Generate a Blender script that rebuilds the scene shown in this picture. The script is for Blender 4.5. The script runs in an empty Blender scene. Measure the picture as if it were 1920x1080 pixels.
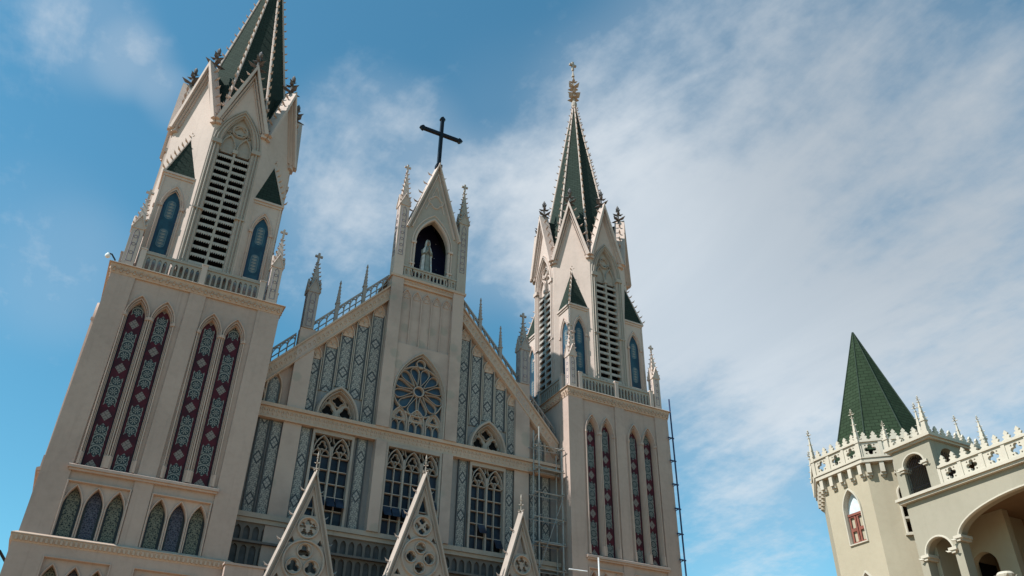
import bpy, math, random
from mathutils import Vector, Matrix
from mathutils.geometry import tessellate_polygon
random.seed(7)
S = bpy.context.scene
C = S.collection
PI = math.pi
R = math.radians
GZ = -1.6            # ground level; the camera stands at the origin at eye height

# ------------------------------------------------------------------ camera
cam = bpy.data.cameras.new('camera')
co = bpy.data.objects.new('camera', cam)
C.objects.link(co)
S.camera = co
cam.sensor_fit = 'HORIZONTAL'
cam.sensor_width = 36.0
cam.lens = 1565.03 / 1920.0 * 36.0
cam.clip_start = 0.1
cam.clip_end = 6000
rx, dn, fw = (Vector((0.88297181, -0.46920339, 0.01445577)), Vector((0.26960596, 0.48166851, -0.83385135)),
              Vector((0.38428299, 0.74016459, 0.55179975)))
co.matrix_world = Matrix((rx, -dn, -fw)).transposed().to_4x4()

# ------------------------------------------------------------------ light
SUN_EL, SUN_BACK = 48.0, 1.0        # the sun stands to the left, a little behind the facades
sd = Vector((-math.cos(R(SUN_EL)) * math.cos(R(SUN_BACK)), math.cos(R(SUN_EL)) * math.sin(R(SUN_BACK)), math.sin(R(SUN_EL))))
sun = bpy.data.lights.new('sun', 'SUN')
sun.energy = 5.0
sun.angle = R(0.5)
sun.color = (1.0, 0.98, 0.925)
so = bpy.data.objects.new('sun', sun)
so.rotation_euler = sd.to_track_quat('Z', 'Y').to_euler()
so.location = (-60, 10, 80)
C.objects.link(so)
S.view_settings.view_transform = 'Standard'
S.view_settings.look = 'None'
S.view_settings.gamma = 1.0
S.view_settings.exposure = 0.6
S.view_settings.use_curve_mapping = False


# ------------------------------------------------------------------ node maths
class NT:
    def __init__(s, nt): s.nt = nt

    def n(s, t, **k):
        o = s.nt.nodes.new(t)
        for a, b in k.items(): setattr(o, a, b)
        return o

    def put(s, sock, v):
        if isinstance(v, (int, float)): sock.default_value = v
        elif isinstance(v, (tuple, list)): sock.default_value = tuple(v) + ((1.0,) if len(v) == 3 and len(sock.default_value) == 4 else ())
        else: s.nt.links.new(v, sock)

    def m(s, op, a, b=None, c=None, clamp=False):
        o = s.n('ShaderNodeMath', operation=op, use_clamp=clamp)
        for i, v in enumerate((a, b, c)):
            if v is not None: s.put(o.inputs[i], v)
        return o.outputs[0]

    def add(s, a, b): return s.m('ADD', a, b)
    def sub(s, a, b): return s.m('SUBTRACT', a, b)
    def mul(s, a, b): return s.m('MULTIPLY', a, b)
    def div(s, a, b): return s.m('DIVIDE', a, b)
    def ab(s, a): return s.m('ABSOLUTE', a)
    def lt(s, a, b): return s.m('LESS_THAN', a, b)
    def gt(s, a, b): return s.m('GREATER_THAN', a, b)
    def mx(s, a, b): return s.m('MAXIMUM', a, b)
    def mn(s, a, b): return s.m('MINIMUM', a, b)

    def cyc(s, v, p):
        """v folded into (-p/2, p/2)"""
        o = s.m('WRAP', v, p / 2, -p / 2)
        return o

    def hyp(s, a, b): return s.m('SQRT', s.add(s.mul(a, a), s.mul(b, b)))

    def ss(s, v, lo, hi):
        o = s.n('ShaderNodeMapRange', interpolation_type='SMOOTHSTEP')
        s.put(o.inputs[0], v); s.put(o.inputs[1], lo); s.put(o.inputs[2], hi)
        return o.outputs[0]

    def mix(s, f, a, b):
        o = s.n('ShaderNodeMix', data_type='RGBA')
        s.put(o.inputs[0], f); s.put(o.inputs[6], a); s.put(o.inputs[7], b)
        return o.outputs[2]

    def xyz(s, v):
        o = s.n('ShaderNodeSeparateXYZ'); s.put(o.inputs[0], v)
        return o.outputs

    def comb(s, x, y, z):
        o = s.n('ShaderNodeCombineXYZ')
        for i, v in enumerate((x, y, z)): s.put(o.inputs[i], v)
        return o.outputs[0]

    def noise(s, vec, scale, detail=4, rough=0.55, dist=0.0):
        o = s.n('ShaderNodeTexNoise'); s.put(o.inputs['Vector'], vec)
        o.inputs['Scale'].default_value = scale; o.inputs['Detail'].default_value = detail
        o.inputs['Roughness'].default_value = rough; o.inputs['Distortion'].default_value = dist
        return o.outputs[0]

    def pos(s): return s.n('ShaderNodeNewGeometry').outputs['Position']
    def uv(s): return s.xyz(s.n('ShaderNodeTexCoord').outputs['UV'])


# ------------------------------------------------------------------ world
wd = bpy.data.worlds.new('World')
S.world = wd
wd.use_nodes = True
wd.node_tree.nodes.clear()
w = NT(wd.node_tree)
sky = w.n('ShaderNodeTexSky', sky_type='NISHITA', sun_disc=False, sun_elevation=R(SUN_EL), sun_rotation=R(-90 + SUN_BACK),
          altitude=700, air_density=1.0, dust_density=0.15, ozone_density=2.2)
dirv = w.n('ShaderNodeTexCoord').outputs['Generated']
dx, dy, dz = w.xyz(dirv)


def cam_dir(px, py):
    d = rx * (px - 960) + dn * (py - 540) + fw * 1565.03
    return d.normalized()


def blob(px, py, r0, r1):
    """soft patch of cloud cover around one direction of the sky (radii in degrees)"""
    d = w.n('ShaderNodeVectorMath', operation='DOT_PRODUCT')
    w.put(d.inputs[0], dirv); d.inputs[1].default_value = cam_dir(px, py)
    return w.ss(d.outputs['Value'], math.cos(R(r1)), math.cos(R(r0)))


den = w.add(w.mx(dz, 0.02), 0.12)
pl = w.comb(w.div(dx, den), w.div(dy, den), 0.0)
mp = w.n('ShaderNodeMapping')
w.put(mp.inputs['Vector'], pl)
mp.inputs['Rotation'].default_value = (0, 0, R(28))
mp.inputs['Scale'].default_value = (1.0, 0.45, 1.0)
n1 = w.noise(mp.outputs[0], 1.7, 9, 0.6, 0.5)
n2 = w.noise(mp.outputs[0], 6.5, 6, 0.62, 0.3)
n3 = w.noise(pl, 22.0, 4, 0.6, 0.0)
cov = 0.0
for px, py, r0, r1, k in ((1520, 400, 3, 22, 0.40), (1330, 650, 1, 13, 0.26), (1880, 560, 4, 20, 0.26), (1330, 180, 2, 14, 0.14), (1000, 300, 1, 11, 0.14), (690, 300, 1, 8.0, 0.30),
                          (170, 60, 0.5, 5.0, 0.24), (260, 120, 0.2, 3.2, 0.20), (60, 480, 2, 8, 0.13), (150, 520, 1, 6, 0.10), (1230, 470, 1, 12, 0.20), (930, 430, 1, 8, 0.30),
                          (1420, 1050, 1, 7, 0.26), (620, 470, 1, 7, 0.24), (1150, 640, 1, 8, 0.16), (330, 190, 0.2, 2.6, 0.2)):
    cov = w.add(cov, w.mul(blob(px, py, r0, r1), k))
dens = w.add(w.add(w.mul(w.sub(n1, 0.5), 0.95), w.mul(w.sub(n2, 0.5), 0.62)), w.mul(w.sub(n3, 0.5), 0.30))
mask = w.mul(w.ss(w.add(dens, cov), 0.04, 0.74), 0.86)
mask = w.mx(mask, w.mul(w.ss(cov, 0.0, 0.45), 0.28))
ccol = w.mix(w.ss(n1, 0.35, 0.7), (5.0, 5.5, 6.0), (6.3, 6.65, 6.95))
ccol = w.mix(w.mul(blob(1930, 180, 4, 24), 0.55), ccol, (3.0, 3.3, 3.6))  # cloud colour darkened at upper right to stand in for lens vignetting
skc = w.n('ShaderNodeHueSaturation')
skc.inputs['Saturation'].default_value = 1.04
skc.inputs['Value'].default_value = 1.0
w.put(skc.inputs['Color'], sky.outputs[0])
bg = w.n('ShaderNodeBackground')
tint = w.n('ShaderNodeMix', data_type='RGBA', blend_type='MULTIPLY')
tint.inputs[0].default_value = 1.0
w.put(tint.inputs[6], skc.outputs[0]); tint.inputs[7].default_value = (0.84, 1.52, 1.34, 1.0)
w.put(bg.inputs[0], w.mix(mask, tint.outputs[2], ccol))
bg.inputs[1].default_value = 0.085
w.nt.links.new(bg.outputs[0], w.n('ShaderNodeOutputWorld').inputs[0])

# ------------------------------------------------------------------ materials
MATS = {}


def mat(name, build, rough=0.8, metal=0.0, spec=0.3, bump=None):
    m_ = bpy.data.materials.new(name)
    m_.use_nodes = True
    m_.node_tree.nodes.clear()
    t = NT(m_.node_tree)
    p = t.n('ShaderNodeBsdfPrincipled')
    t.put(p.inputs['Base Color'], build(t))
    p.inputs['Roughness'].default_value = rough
    p.inputs['Metallic'].default_value = metal
    p.inputs['Specular IOR Level'].default_value = spec
    if bump:
        b = t.n('ShaderNodeBump')
        b.inputs['Strength'].default_value = bump[1]
        b.inputs['Distance'].default_value = 0.02
        t.put(b.inputs['Height'], t.noise(t.pos(), bump[0], 5))
        t.nt.links.new(b.outputs[0], p.inputs['Normal'])
    t.nt.links.new(p.outputs[0], t.n('ShaderNodeOutputMaterial').inputs[0])
    MATS[name] = m_
    return m_


def stone(name, base, dark, k=1.0, streak=0.35, **kw):
    def b(t):
        p = t.pos()
        big = t.noise(p, 0.35, 4, 0.6)
        fine = t.noise(p, 5.0, 6, 0.65)
        mpn = t.n('ShaderNodeMapping'); t.put(mpn.inputs['Vector'], p)
        mpn.inputs['Scale'].default_value = (3.2, 3.2, 0.22)
        st = t.noise(mpn.outputs[0], 1.0, 5, 0.6)
        f = t.add(t.add(t.mul(t.ss(big, 0.35, 0.7), 0.45 * k), t.mul(t.ss(fine, 0.4, 0.75), 0.30 * k)), t.mul(t.ss(st, 0.5, 0.75), streak))
        vo = t.n('ShaderNodeTexVoronoi'); vo.inputs['Scale'].default_value = 0.55
        t.put(vo.inputs['Vector'], t.comb(*[t.add(c_, t.mul(t.sub(fine, 0.5), 0.25)) for c_ in t.xyz(p)]))
        patch = t.xyz(vo.outputs['Color'])[0]
        mp2 = t.n('ShaderNodeMapping'); t.put(mp2.inputs['Vector'], p)
        mp2.inputs['Scale'].default_value = (7.0, 7.0, 0.30)
        run = t.ss(t.noise(mp2.outputs[0], 1.0, 3, 0.5), 0.60, 0.78)
        c = t.mix(t.mn(t.add(f, t.mul(t.sub(patch, 0.5), 0.22 * k)), 1.0), base, dark)
        return t.mix(t.mul(run, streak * 0.75), c, tuple(x * 0.62 for x in dark))
    return mat(name, b, rough=0.85, spec=0.2, bump=(14.0, 0.12), **kw)


def plain(name, c, rough=0.6, metal=0.0, spec=0.4, var=0.25):
    def b(t):
        f = t.noise(t.pos(), 4.0, 4)
        return t.mix(t.ss(f, 0.35, 0.7), c, tuple(x * (1 - var) for x in c))
    return mat(name, b, rough, metal, spec)


stone('plaster', (0.405, 0.305, 0.263), (0.295, 0.222, 0.192))
def piers(t):
    p = t.pos()
    st = t.ss(t.noise(p, 0.5, 5, 0.6), 0.4, 0.7)
    base = t.mix(st, (0.405, 0.312, 0.27), (0.30, 0.232, 0.202))
    vo = t.n('ShaderNodeTexVoronoi'); vo.inputs['Scale'].default_value = 1.05; vo.inputs['Randomness'].default_value = 0.8
    t.put(vo.inputs['Vector'], p)
    d = t.add(vo.outputs['Distance'], t.mul(t.sub(t.noise(p, 9.0, 3), 0.5), 0.12))
    return t.mix(t.mul(t.sub(1.0, t.ss(d, 0.18, 0.30)), 0.42), base, (0.23, 0.235, 0.20))


mat('stencilled_plaster', piers, 0.85, spec=0.2, bump=(14.0, 0.12))
stone('frieze', (0.45, 0.33, 0.26), (0.325, 0.24, 0.19))
stone('pink_trim', (0.45, 0.335, 0.285), (0.335, 0.255, 0.22))
stone('pale_stone', (0.475, 0.382, 0.335), (0.355, 0.287, 0.252), streak=0.3)
stone('grey_stone', (0.34, 0.295, 0.255), (0.25, 0.22, 0.195))
stone('porch_stone', (0.35, 0.295, 0.26), (0.245, 0.207, 0.183))
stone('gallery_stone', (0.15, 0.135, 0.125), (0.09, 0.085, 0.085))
stone('blue_stone', (0.25, 0.24, 0.24), (0.175, 0.17, 0.175))
stone('weathered', (0.30, 0.265, 0.25), (0.19, 0.17, 0.165))
stone('cream_paint', (0.36, 0.315, 0.235), (0.305, 0.265, 0.195), streak=0.2)
stone('ivory_paint', (0.45, 0.41, 0.34), (0.37, 0.335, 0.275), streak=0.2)
stone('ivory_wall', (0.285, 0.26, 0.205), (0.24, 0.22, 0.17), streak=0.2)
stone('baluster_stone', (0.30, 0.275, 0.245), (0.22, 0.205, 0.185))
stone('shaded_ochre', (0.19, 0.125, 0.075), (0.15, 0.10, 0.06), streak=0.1)  # cream-ochre interiors, with their shade put into the colour
stone('paving', (0.33, 0.205, 0.11), (0.26, 0.16, 0.085))
plain('dark_void', (0.012, 0.012, 0.014), 0.9, spec=0.1)  # near-black colour standing in for the dark of unlit interiors
plain('iron', (0.018, 0.018, 0.022), 0.45, 0.6)
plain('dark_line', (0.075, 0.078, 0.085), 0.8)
plain('violet_line', (0.20, 0.17, 0.20), 0.8)
plain('crocket_grey', (0.12, 0.112, 0.115), 0.8)
plain('scaffold_steel', (0.30, 0.29, 0.28), 0.55, 0.2)
plain('scaffold_blue', (0.03, 0.05, 0.12), 0.5, 0.3)
plain('louvre_grey', (0.36, 0.325, 0.295), 0.8)
plain('shutter_red', (0.20, 0.062, 0.042), 0.6)
plain('door_red', (0.085, 0.02, 0.02), 0.5)
plain('white_gloss', (0.75, 0.76, 0.78), 0.25)
plain('navy_gloss', (0.015, 0.012, 0.09), 0.3)
plain('curtain_blue', (0.55, 0.62, 0.66), 0.7)
plain('roof_ridge', (0.030, 0.046, 0.034), 0.8, spec=0.1)
plain('slate', (0.10, 0.11, 0.11), 0.8)
plain('statue_white', (0.66, 0.65, 0.64), 0.6)
plain('statue_skin', (0.22, 0.15, 0.11), 0.6)
plain('statue_robe', (0.19, 0.20, 0.185), 0.7)


def glass(t):
    p = t.pos()
    f = t.noise(p, 1.4, 3)
    return t.mix(t.ss(f, 0.35, 0.65), (0.010, 0.012, 0.022), (0.026, 0.034, 0.055))


mat('window_glass', glass, 0.3, 0.0, 0.2)


def rose_glass(t):
    f = t.noise(t.pos(), 1.1, 3)
    return t.mix(t.ss(f, 0.3, 0.7), (0.020, 0.042, 0.08), (0.048, 0.085, 0.13))


mat('rose_glass', rose_glass, 0.3, 0.0, 0.3)


def tiles(base, alt):
    def b(t):
        u, v, _ = t.uv()
        br = t.n('ShaderNodeTexBrick', offset=0.5)
        t.put(br.inputs['Vector'], t.comb(u, v, 0.0))
        br.inputs['Scale'].default_value = 1.0
        br.inputs['Brick Width'].default_value = 0.34
        br.inputs['Row Height'].default_value = 0.17
        br.inputs['Mortar Size'].default_value = 0.016
        br.inputs['Bias'].default_value = -0.2
        t.put(br.inputs['Color1'], base); t.put(br.inputs['Color2'], alt); t.put(br.inputs['Mortar'], tuple(x * 0.45 for x in base))
        g = t.noise(t.pos(), 0.9, 4)
        return t.mix(t.mul(t.ss(g, 0.4, 0.75), 0.5), br.outputs[0], tuple(x * 0.62 for x in base))
    return b


mat('green_tiles', tiles((0.029, 0.041, 0.034), (0.023, 0.034, 0.028)), 0.9, spec=0.05)
mat('green_shingles', tiles((0.030, 0.047, 0.028), (0.022, 0.037, 0.021)), 0.9, spec=0.05)


def filigree(t, x, y, c, r):
    """round foliate medallion: returns 0..1 mask of the light strokes, cell centre at (x, y)=0"""
    rad = t.hyp(x, y)
    ang = t.m('ARCTAN2', y, x)
    pet = t.m('SINE', t.mul(ang, c))
    inside = t.lt(rad, r)
    ring = t.lt(t.ab(t.sub(rad, r)), r * 0.14)
    petal = t.mul(t.mul(t.gt(pet, -0.1), inside), t.gt(rad, r * 0.25))
    hub = t.lt(rad, r * 0.14)
    corner = t.mul(t.gt(rad, r * 1.28), t.gt(t.m('SINE', t.mul(t.add(t.ab(x), y), 42.0)), -0.15))
    return t.mn(t.add(t.add(ring, petal), t.add(hub, corner)), 1.0)


def lancet_red(t):
    x, v, _ = t.uv()
    ax = t.ab(x)
    q = t.cyc(v, 1.84)
    d = t.sub(0.92, t.ab(q))
    zig = t.sub(0.62, t.mul(t.ab(t.cyc(x, 0.24)), 1.1))
    scal = t.add(0.192, t.mul(t.m('SINE', t.mul(q, 31.4)), 0.007))
    med = t.mul(t.lt(ax, scal), t.lt(t.ab(q), zig))
    cell = t.cyc(t.add(q, 0.0), 0.40)
    fil = filigree(t, x, cell, 8.0, 0.15)
    dia = t.lt(t.add(t.div(ax, 0.185), t.div(d, 0.215)), 1.0)
    diah = t.mul(dia, t.gt(t.ab(t.m('SINE', t.mul(t.sub(ax, d), 26.0))), 0.35))
    red = t.mix(t.ss(t.noise(t.pos(), 3.0, 3), 0.35, 0.65), (0.075, 0.006, 0.014), (0.038, 0.004, 0.010))
    edge = t.gt(ax, 0.262)
    c = t.mix(edge, red, (0.016, 0.008, 0.016))
    c = t.mix(med, c, t.mix(t.mul(fil, t.lt(ax, 0.175)), (0.215, 0.215, 0.20), (0.022, 0.034, 0.040)))
    return t.mix(dia, c, t.mix(diah, (0.08, 0.068, 0.065), (0.21, 0.175, 0.16)))


mat('lancet_glass', lancet_red, 0.55, spec=0.25)


def blue_glass(t):
    x, v, _ = t.uv()
    ax = t.ab(x)
    base = t.mix(t.ss(t.noise(t.pos(), 2.2, 4), 0.35, 0.65), (0.010, 0.034, 0.058), (0.017, 0.060, 0.092))
    q = t.cyc(v, 1.45)
    cap = t.lt(t.hyp(x, t.mul(t.mx(t.sub(t.ab(q), 0.30), 0.0), 1.0)), 0.135)
    rim = t.lt(t.hyp(x, t.mul(t.mx(t.sub(t.ab(q), 0.30), 0.0), 1.0)), 0.17)
    core = t.gt(t.m('SINE', t.mul(t.cyc(v, 0.155), 60.0)), t.sub(t.mul(ax, 11.0), 0.3))
    c = t.mix(t.gt(ax, 0.25), base, (0.012, 0.035, 0.07))
    c = t.mix(rim, c, (0.07, 0.115, 0.14))
    return t.mix(cap, c, t.mix(core, (0.04, 0.085, 0.115), (0.23, 0.21, 0.18)))


mat('blue_glass', blue_glass, 0.5, spec=0.3)


def ornament(t):
    x, v, _ = t.uv()
    ax = t.ab(x)
    fil = filigree(t, x, t.cyc(v, 0.36), 6.0, 0.125)
    q = t.cyc(v, 1.62)
    l1 = t.add(t.div(ax, 0.185), t.div(t.ab(q), 0.27))
    dia_in = t.lt(l1, 0.72)
    dia_ln = t.mul(t.lt(l1, 1.08), t.gt(l1, 0.72))
    cross = t.gt(t.ab(t.sub(ax, t.ab(q))), 0.022)
    c = t.mix(fil, (0.115, 0.118, 0.12), (0.29, 0.275, 0.255))
    c = t.mix(dia_ln, c, (0.055, 0.062, 0.07))
    c = t.mix(dia_in, c, t.mix(cross, (0.14, 0.145, 0.15), (0.29, 0.27, 0.255)))
    return t.mix(t.gt(ax, 0.165), c, (0.08, 0.088, 0.095))


mat('ornament', ornament, 0.75, spec=0.2)


def mosaic(light, dark, lead):
    def b(t):
        x, v, _ = t.uv()
        fil = filigree(t, x, t.cyc(v, 0.36), 6.0, 0.13)
        vo = t.n('ShaderNodeTexVoronoi', feature='DISTANCE_TO_EDGE'); vo.inputs['Scale'].default_value = 13.0
        t.put(vo.inputs['Vector'], t.comb(t.ab(x), v, 0.0))
        c = t.mix(t.mul(fil, 0.75), dark, light)
        c = t.mix(t.mul(t.lt(vo.outputs['Distance'], 0.05), 0.8), c, lead)
        return t.mix(t.gt(t.ab(x), 0.19), c, (0.03, 0.035, 0.04))
    return b


mat('mosaic_green', mosaic((0.20, 0.195, 0.145), (0.020, 0.026, 0.028), (0.25, 0.24, 0.185)), 0.5)
mat('mosaic_blue', mosaic((0.085, 0.08, 0.125), (0.017, 0.016, 0.034), (0.14, 0.135, 0.165)), 0.5)


def stars(t):
    vo = t.n('ShaderNodeTexVoronoi'); vo.inputs['Scale'].default_value = 3.4
    t.put(vo.inputs['Vector'], t.pos())
    return t.mix(t.lt(vo.outputs['Distance'], 0.085), (0.006, 0.007, 0.035), (0.45, 0.45, 0.5))


mat('starry_vault', stars, 0.7)

# ------------------------------------------------------------------ mesh builder


class MB:
    """Collects shapes drawn in a face frame (u right, w up, d outwards) and links them as ONE object."""

    def __init__(s):
        s.v, s.f, s.uvs = [], [], []
        s.frame()

    def frame(s, phi=-90.0, ap=0.0, o=(0, 0, 0)):
        D = Vector((math.cos(R(phi)), math.sin(R(phi)), 0)); D = Vector([0.0 if abs(c) < 1e-9 else c for c in D])
        s.D = D; s.W = Vector((0, 0, 1)); s.U = s.W.cross(D)
        s.O = Vector(o) + D * ap
        return s

    def P(s, u, w_, d): return s.O + s.U * u + s.W * w_ + s.D * d

    def add(s, pts, faces, uv=None):
        b = len(s.v)
        for i, p in enumerate(pts):
            s.v.append(s.P(*p))
            s.uvs.append(uv[i] if uv else (p[0], p[1]))
        for f in faces: s.f.append([b + i for i in f])

    def box(s, u0, u1, w0, w1, d0, d1):
        s.add([(u0, w0, d0), (u1, w0, d0), (u1, w1, d0), (u0, w1, d0), (u0, w0, d1), (u1, w0, d1), (u1, w1, d1), (u0, w1, d1)],
              [(0, 3, 2, 1), (4, 5, 6, 7), (0, 1, 5, 4), (1, 2, 6, 5), (2, 3, 7, 6), (3, 0, 4, 7)])

    def slab(s, loops, d0, d1, uo=(0.0, 0.0), back=True):
        loops = [list(l) for l in loops]
        tri = tessellate_polygon([[Vector((a, b, 0)) for a, b in l] for l in loops])
        flat = [p for l in loops for p in l]
        n = len(flat)
        uv = [(p[0] - uo[0], p[1] - uo[1]) for p in flat]
        fs = []
        for t in tri:
            a, b, c = (flat[i] for i in t)
            cr = (b[0] - a[0]) * (c[1] - a[1]) - (b[1] - a[1]) * (c[0] - a[0])
            if abs(cr) < 1e-10: continue
            t = tuple(t) if cr > 0 else tuple(reversed(t))
            fs.append(tuple(i + n for i in t))
            if back: fs.append(tuple(reversed(t)))
        k = 0
        for li, l in enumerate(loops):
            m_ = len(l)
            ar = sum(l[i][0] * l[(i + 1) % m_][1] - l[(i + 1) % m_][0] * l[i][1] for i in range(m_))
            ccw = (ar > 0) == (li == 0)
            for i in range(m_):
                a, b = k + i, k + (i + 1) % m_
                fs.append((a, b, b + n, a + n) if ccw else (b, a, a + n, b + n))
            k += m_
        s.add([(p[0], p[1], d0) for p in flat] + [(p[0], p[1], d1) for p in flat], fs, uv + uv)

    def strip(s, pts, hw, d0, d1, closed=False, sharp=False):
        """moulding of half-width hw along a polyline of the face"""
        n = len(pts)
        prof = ([(-1, 0), (-1, 1), (1, 1), (1, 0)] if sharp else [(-1, 0), (-1, .55), (-.45, 1), (.45, 1), (1, .55), (1, 0)])
        m_ = len(prof)
        vs = []
        for i in range(n):
            p = Vector(pts[i])
            a = Vector(pts[i - 1]) if (i > 0 or closed) else None
            b = Vector(pts[(i + 1) % n]) if (i < n - 1 or closed) else None
            t1 = (p - a).normalized() if a is not None else None
            t2 = (b - p).normalized() if b is not None else None
            t = ((t1 or t2) + (t2 or t1))
            t = t.normalized() if t.length > 1e-6 else (t1 or t2)
            nn = Vector((-t.y, t.x))
            base = Vector((-(t1 or t2).y, (t1 or t2).x))
            kk = 1.0 / max(0.45, nn.dot(base))
            for (a_, h) in prof:
                q = p + nn * (a_ * hw * kk)
                vs.append((q.x, q.y, d0 + (d1 - d0) * h))
        fs = []
        for i in range(n if closed else n - 1):
            j = (i + 1) % n
            for k in range(m_):
                l = (k + 1) % m_
                fs.append((i * m_ + k, i * m_ + l, j * m_ + l, j * m_ + k))
        if not closed:
            fs.append(tuple(reversed(range(m_)))); fs.append(tuple((n - 1) * m_ + k for k in range(m_)))
        s.add(vs, fs)

    def raw(s, pts, faces, uv=None):
        b = len(s.v)
        s.v += [Vector(p) for p in pts]
        s.uvs += uv if uv else [(p[0], p[2]) for p in pts]
        for f in faces: s.f.append([b + i for i in f])

    def wbox(s, x0, x1, y0, y1, z0, z1):
        s.raw([(x0, y0, z0), (x1, y0, z0), (x1, y1, z0), (x0, y1, z0), (x0, y0, z1), (x1, y0, z1), (x1, y1, z1), (x0, y1, z1)],
              [(0, 3, 2, 1), (4, 5, 6, 7), (0, 1, 5, 4), (1, 2, 6, 5), (2, 3, 7, 6), (3, 0, 4, 7)])

    def frust(s, c, n, r0, z0, r1, z1, rot=None, cap=True):
        """n-sided tapered prism (circumradius), vertices start at rot degrees"""
        rot = 180.0 / n if rot is None else rot
        pts, uv, fs = [], [], []
        for i in range(n):
            e0 = 2 * r0 * math.sin(PI / n); e1 = 2 * r1 * math.sin(PI / n)
            for (r_, z_, e) in ((r0, z0, e0), (r1, z1, e1)):
                for k, sg in ((i, -1), (i + 1, 1)):
                    a = R(rot + 360.0 / n * k)
                    pts.append((c[0] + r_ * math.cos(a), c[1] + r_ * math.sin(a), z_))
                    uv.append((sg * e / 2 + i * 3.37, z_))
            b = i * 4
            fs.append((b, b + 1, b + 3, b + 2))
        if cap:
            fs.append(tuple(i * 4 for i in reversed(range(n))))
            if r1 > 1e-3: fs.append(tuple(i * 4 + 2 for i in range(n)))
        s.raw(pts, fs, uv)

    def tube(s, pts, r, n=6, r_end=None):
        pts = [Vector(p) for p in pts]
        vs, fs = [], []
        m_ = len(pts)
        for i, p in enumerate(pts):
            t = (pts[min(i + 1, m_ - 1)] - pts[max(i - 1, 0)]).normalized()
            a = t.orthogonal().normalized() if abs(t.z) > 0.9 else t.cross(Vector((0, 0, 1))).normalized()
            b = t.cross(a)
            rr = r if r_end is None else r + (r_end - r) * i / (m_ - 1)
            for k in range(n):
                an = 2 * PI * k / n
                vs.append(p + (a * math.cos(an) + b * math.sin(an)) * rr)
        for i in range(m_ - 1):
            for k in range(n):
                l = (k + 1) % n
                fs.append((i * n + k, i * n + l, (i + 1) * n + l, (i + 1) * n + k))
        fs.append(tuple(reversed(range(n)))); fs.append(tuple((m_ - 1) * n + k for k in range(n)))
        s.raw(vs, fs)

    def lathe(s, c, prof, n=12):
        vs, fs = [], []
        for (r_, z_) in prof:
            for k in range(n):
                a = 2 * PI * k / n
                vs.append((c[0] + r_ * math.cos(a), c[1] + r_ * math.sin(a), z_))
        for i in range(len(prof) - 1):
            for k in range(n):
                l = (k + 1) % n
                fs.append((i * n + k, i * n + l, (i + 1) * n + l, (i + 1) * n + k))
        fs.append(tuple(reversed(range(n)))); fs.append(tuple((len(prof) - 1) * n + k for k in range(n)))
        s.raw(vs, fs)

    def leaf(s, p, out, ln, wd_, lift=0.55):
        """one curled crocket leaf: leaves p along out, its tip bends upwards"""
        p = Vector(p); out = Vector(out).normalized()
        up = Vector((0, 0, 1))
        side = out.cross(up)
        side = side.normalized() if side.length > 1e-3 else Vector((1, 0, 0))
        nrm = side.cross(out)
        a = p - out * ln * 0.15
        m1 = p + out * ln * 0.55 + up * ln * lift * 0.25
        tip = p + out * ln + up * ln * lift
        vs = [a + side * wd_ * .35, a - side * wd_ * .35, m1 + side * wd_ * .75 - nrm * wd_ * .3, m1 - side * wd_ * .75 - nrm * wd_ * .3,
              m1 + nrm * wd_ * .55, tip, a + nrm * wd_ * .45]
        s.raw(vs, [(0, 2, 4, 6), (1, 6, 4, 3), (0, 1, 3, 2), (2, 5, 4), (3, 4, 5), (2, 3, 5), (0, 6, 1)])

    def fleuron(s, x, y, z, h, k=1.0):
        """gothic finial: stem, two whorls of leaves and a bud"""
        s.tube([(x, y, z), (x, y, z + h * .9)], h * .036 * k, 6)
        for zz, ln, wd_, lf, a0 in ((.24, .31, .085, .16, 0), (.50, .20, .07, .35, 45), (.70, .12, .05, .5, 0)):
            for q in range(4):
                a = R(a0 + q * 90 + 20)
                s.leaf((x, y, z + h * zz), (math.cos(a), math.sin(a), 0), h * ln * k, h * wd_ * k, lf)
        s.frust((x, y), 6, h * .045 * k, z + h * .78, h * .06 * k, z + h * .86)
        s.frust((x, y), 6, h * .06 * k, z + h * .86, 0.004, z + h)

    def cross(s, x, y, z, h):
        t = h * .09
        s.wbox(x - t, x + t, y - t, y + t, z, z + h)
        s.wbox(x - h * .34, x - t, y - t, y + t, z + h * .56, z + h * .74)
        s.wbox(x + t, x + h * .34, y - t, y + t, z + h * .56, z + h * .74)

    def spirelet(s, x, y, z0, z1, hw, nc=6, cs=0.13, rot=45.0):
        """square crocketed spirelet"""
        s.frust((x, y), 4, hw * 1.414, z0, hw * .10, z1, rot)
        for k in range(4):
            a = R(rot + 90 * k)
            o = Vector((math.cos(a), math.sin(a), 0))
            for i in range(nc):
                f = (i + .35) / nc
                rr = hw * 1.414 * (1 - f) + hw * .10 * f
                s.leaf(Vector((x, y, z0 + (z1 - z0) * f)) + o * rr * .92, o, cs * (1 - .35 * f), cs * .42, .5)

    def pinnacle(s, x, y, z0, zs, z1, hw, cross=0.45, nc=6):
        """square shaft, four gablets, crocketed spirelet and a cross"""
        s.wbox(x - hw, x + hw, y - hw, y + hw, z0, zs)
        for k in range(4):
            a = -90 + 90 * k
            fr = (s.U, s.W, s.D, s.O)
            s.frame(a, hw, (x, y, 0))
            g = hw * 2.6
            s.slab([[(-hw * 1.04, zs), (hw * 1.04, zs), (0, zs + g)]], -hw * .9, 0.02)
            s.strip([(-hw * 1.1, zs - .03), (0, zs + g * 1.04), (hw * 1.1, zs - .03)], hw * .14, -.03, .06)
            s.box(-hw * 1.02, hw * 1.02, zs - .06, zs - .01, -.02, .035)
            s.U, s.W, s.D, s.O = fr
        s.spirelet(x, y, zs + hw * .3, z1, hw * .96, nc, hw * .62)
        if cross: s.cross(x, y, z1 - .04, cross)

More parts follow.
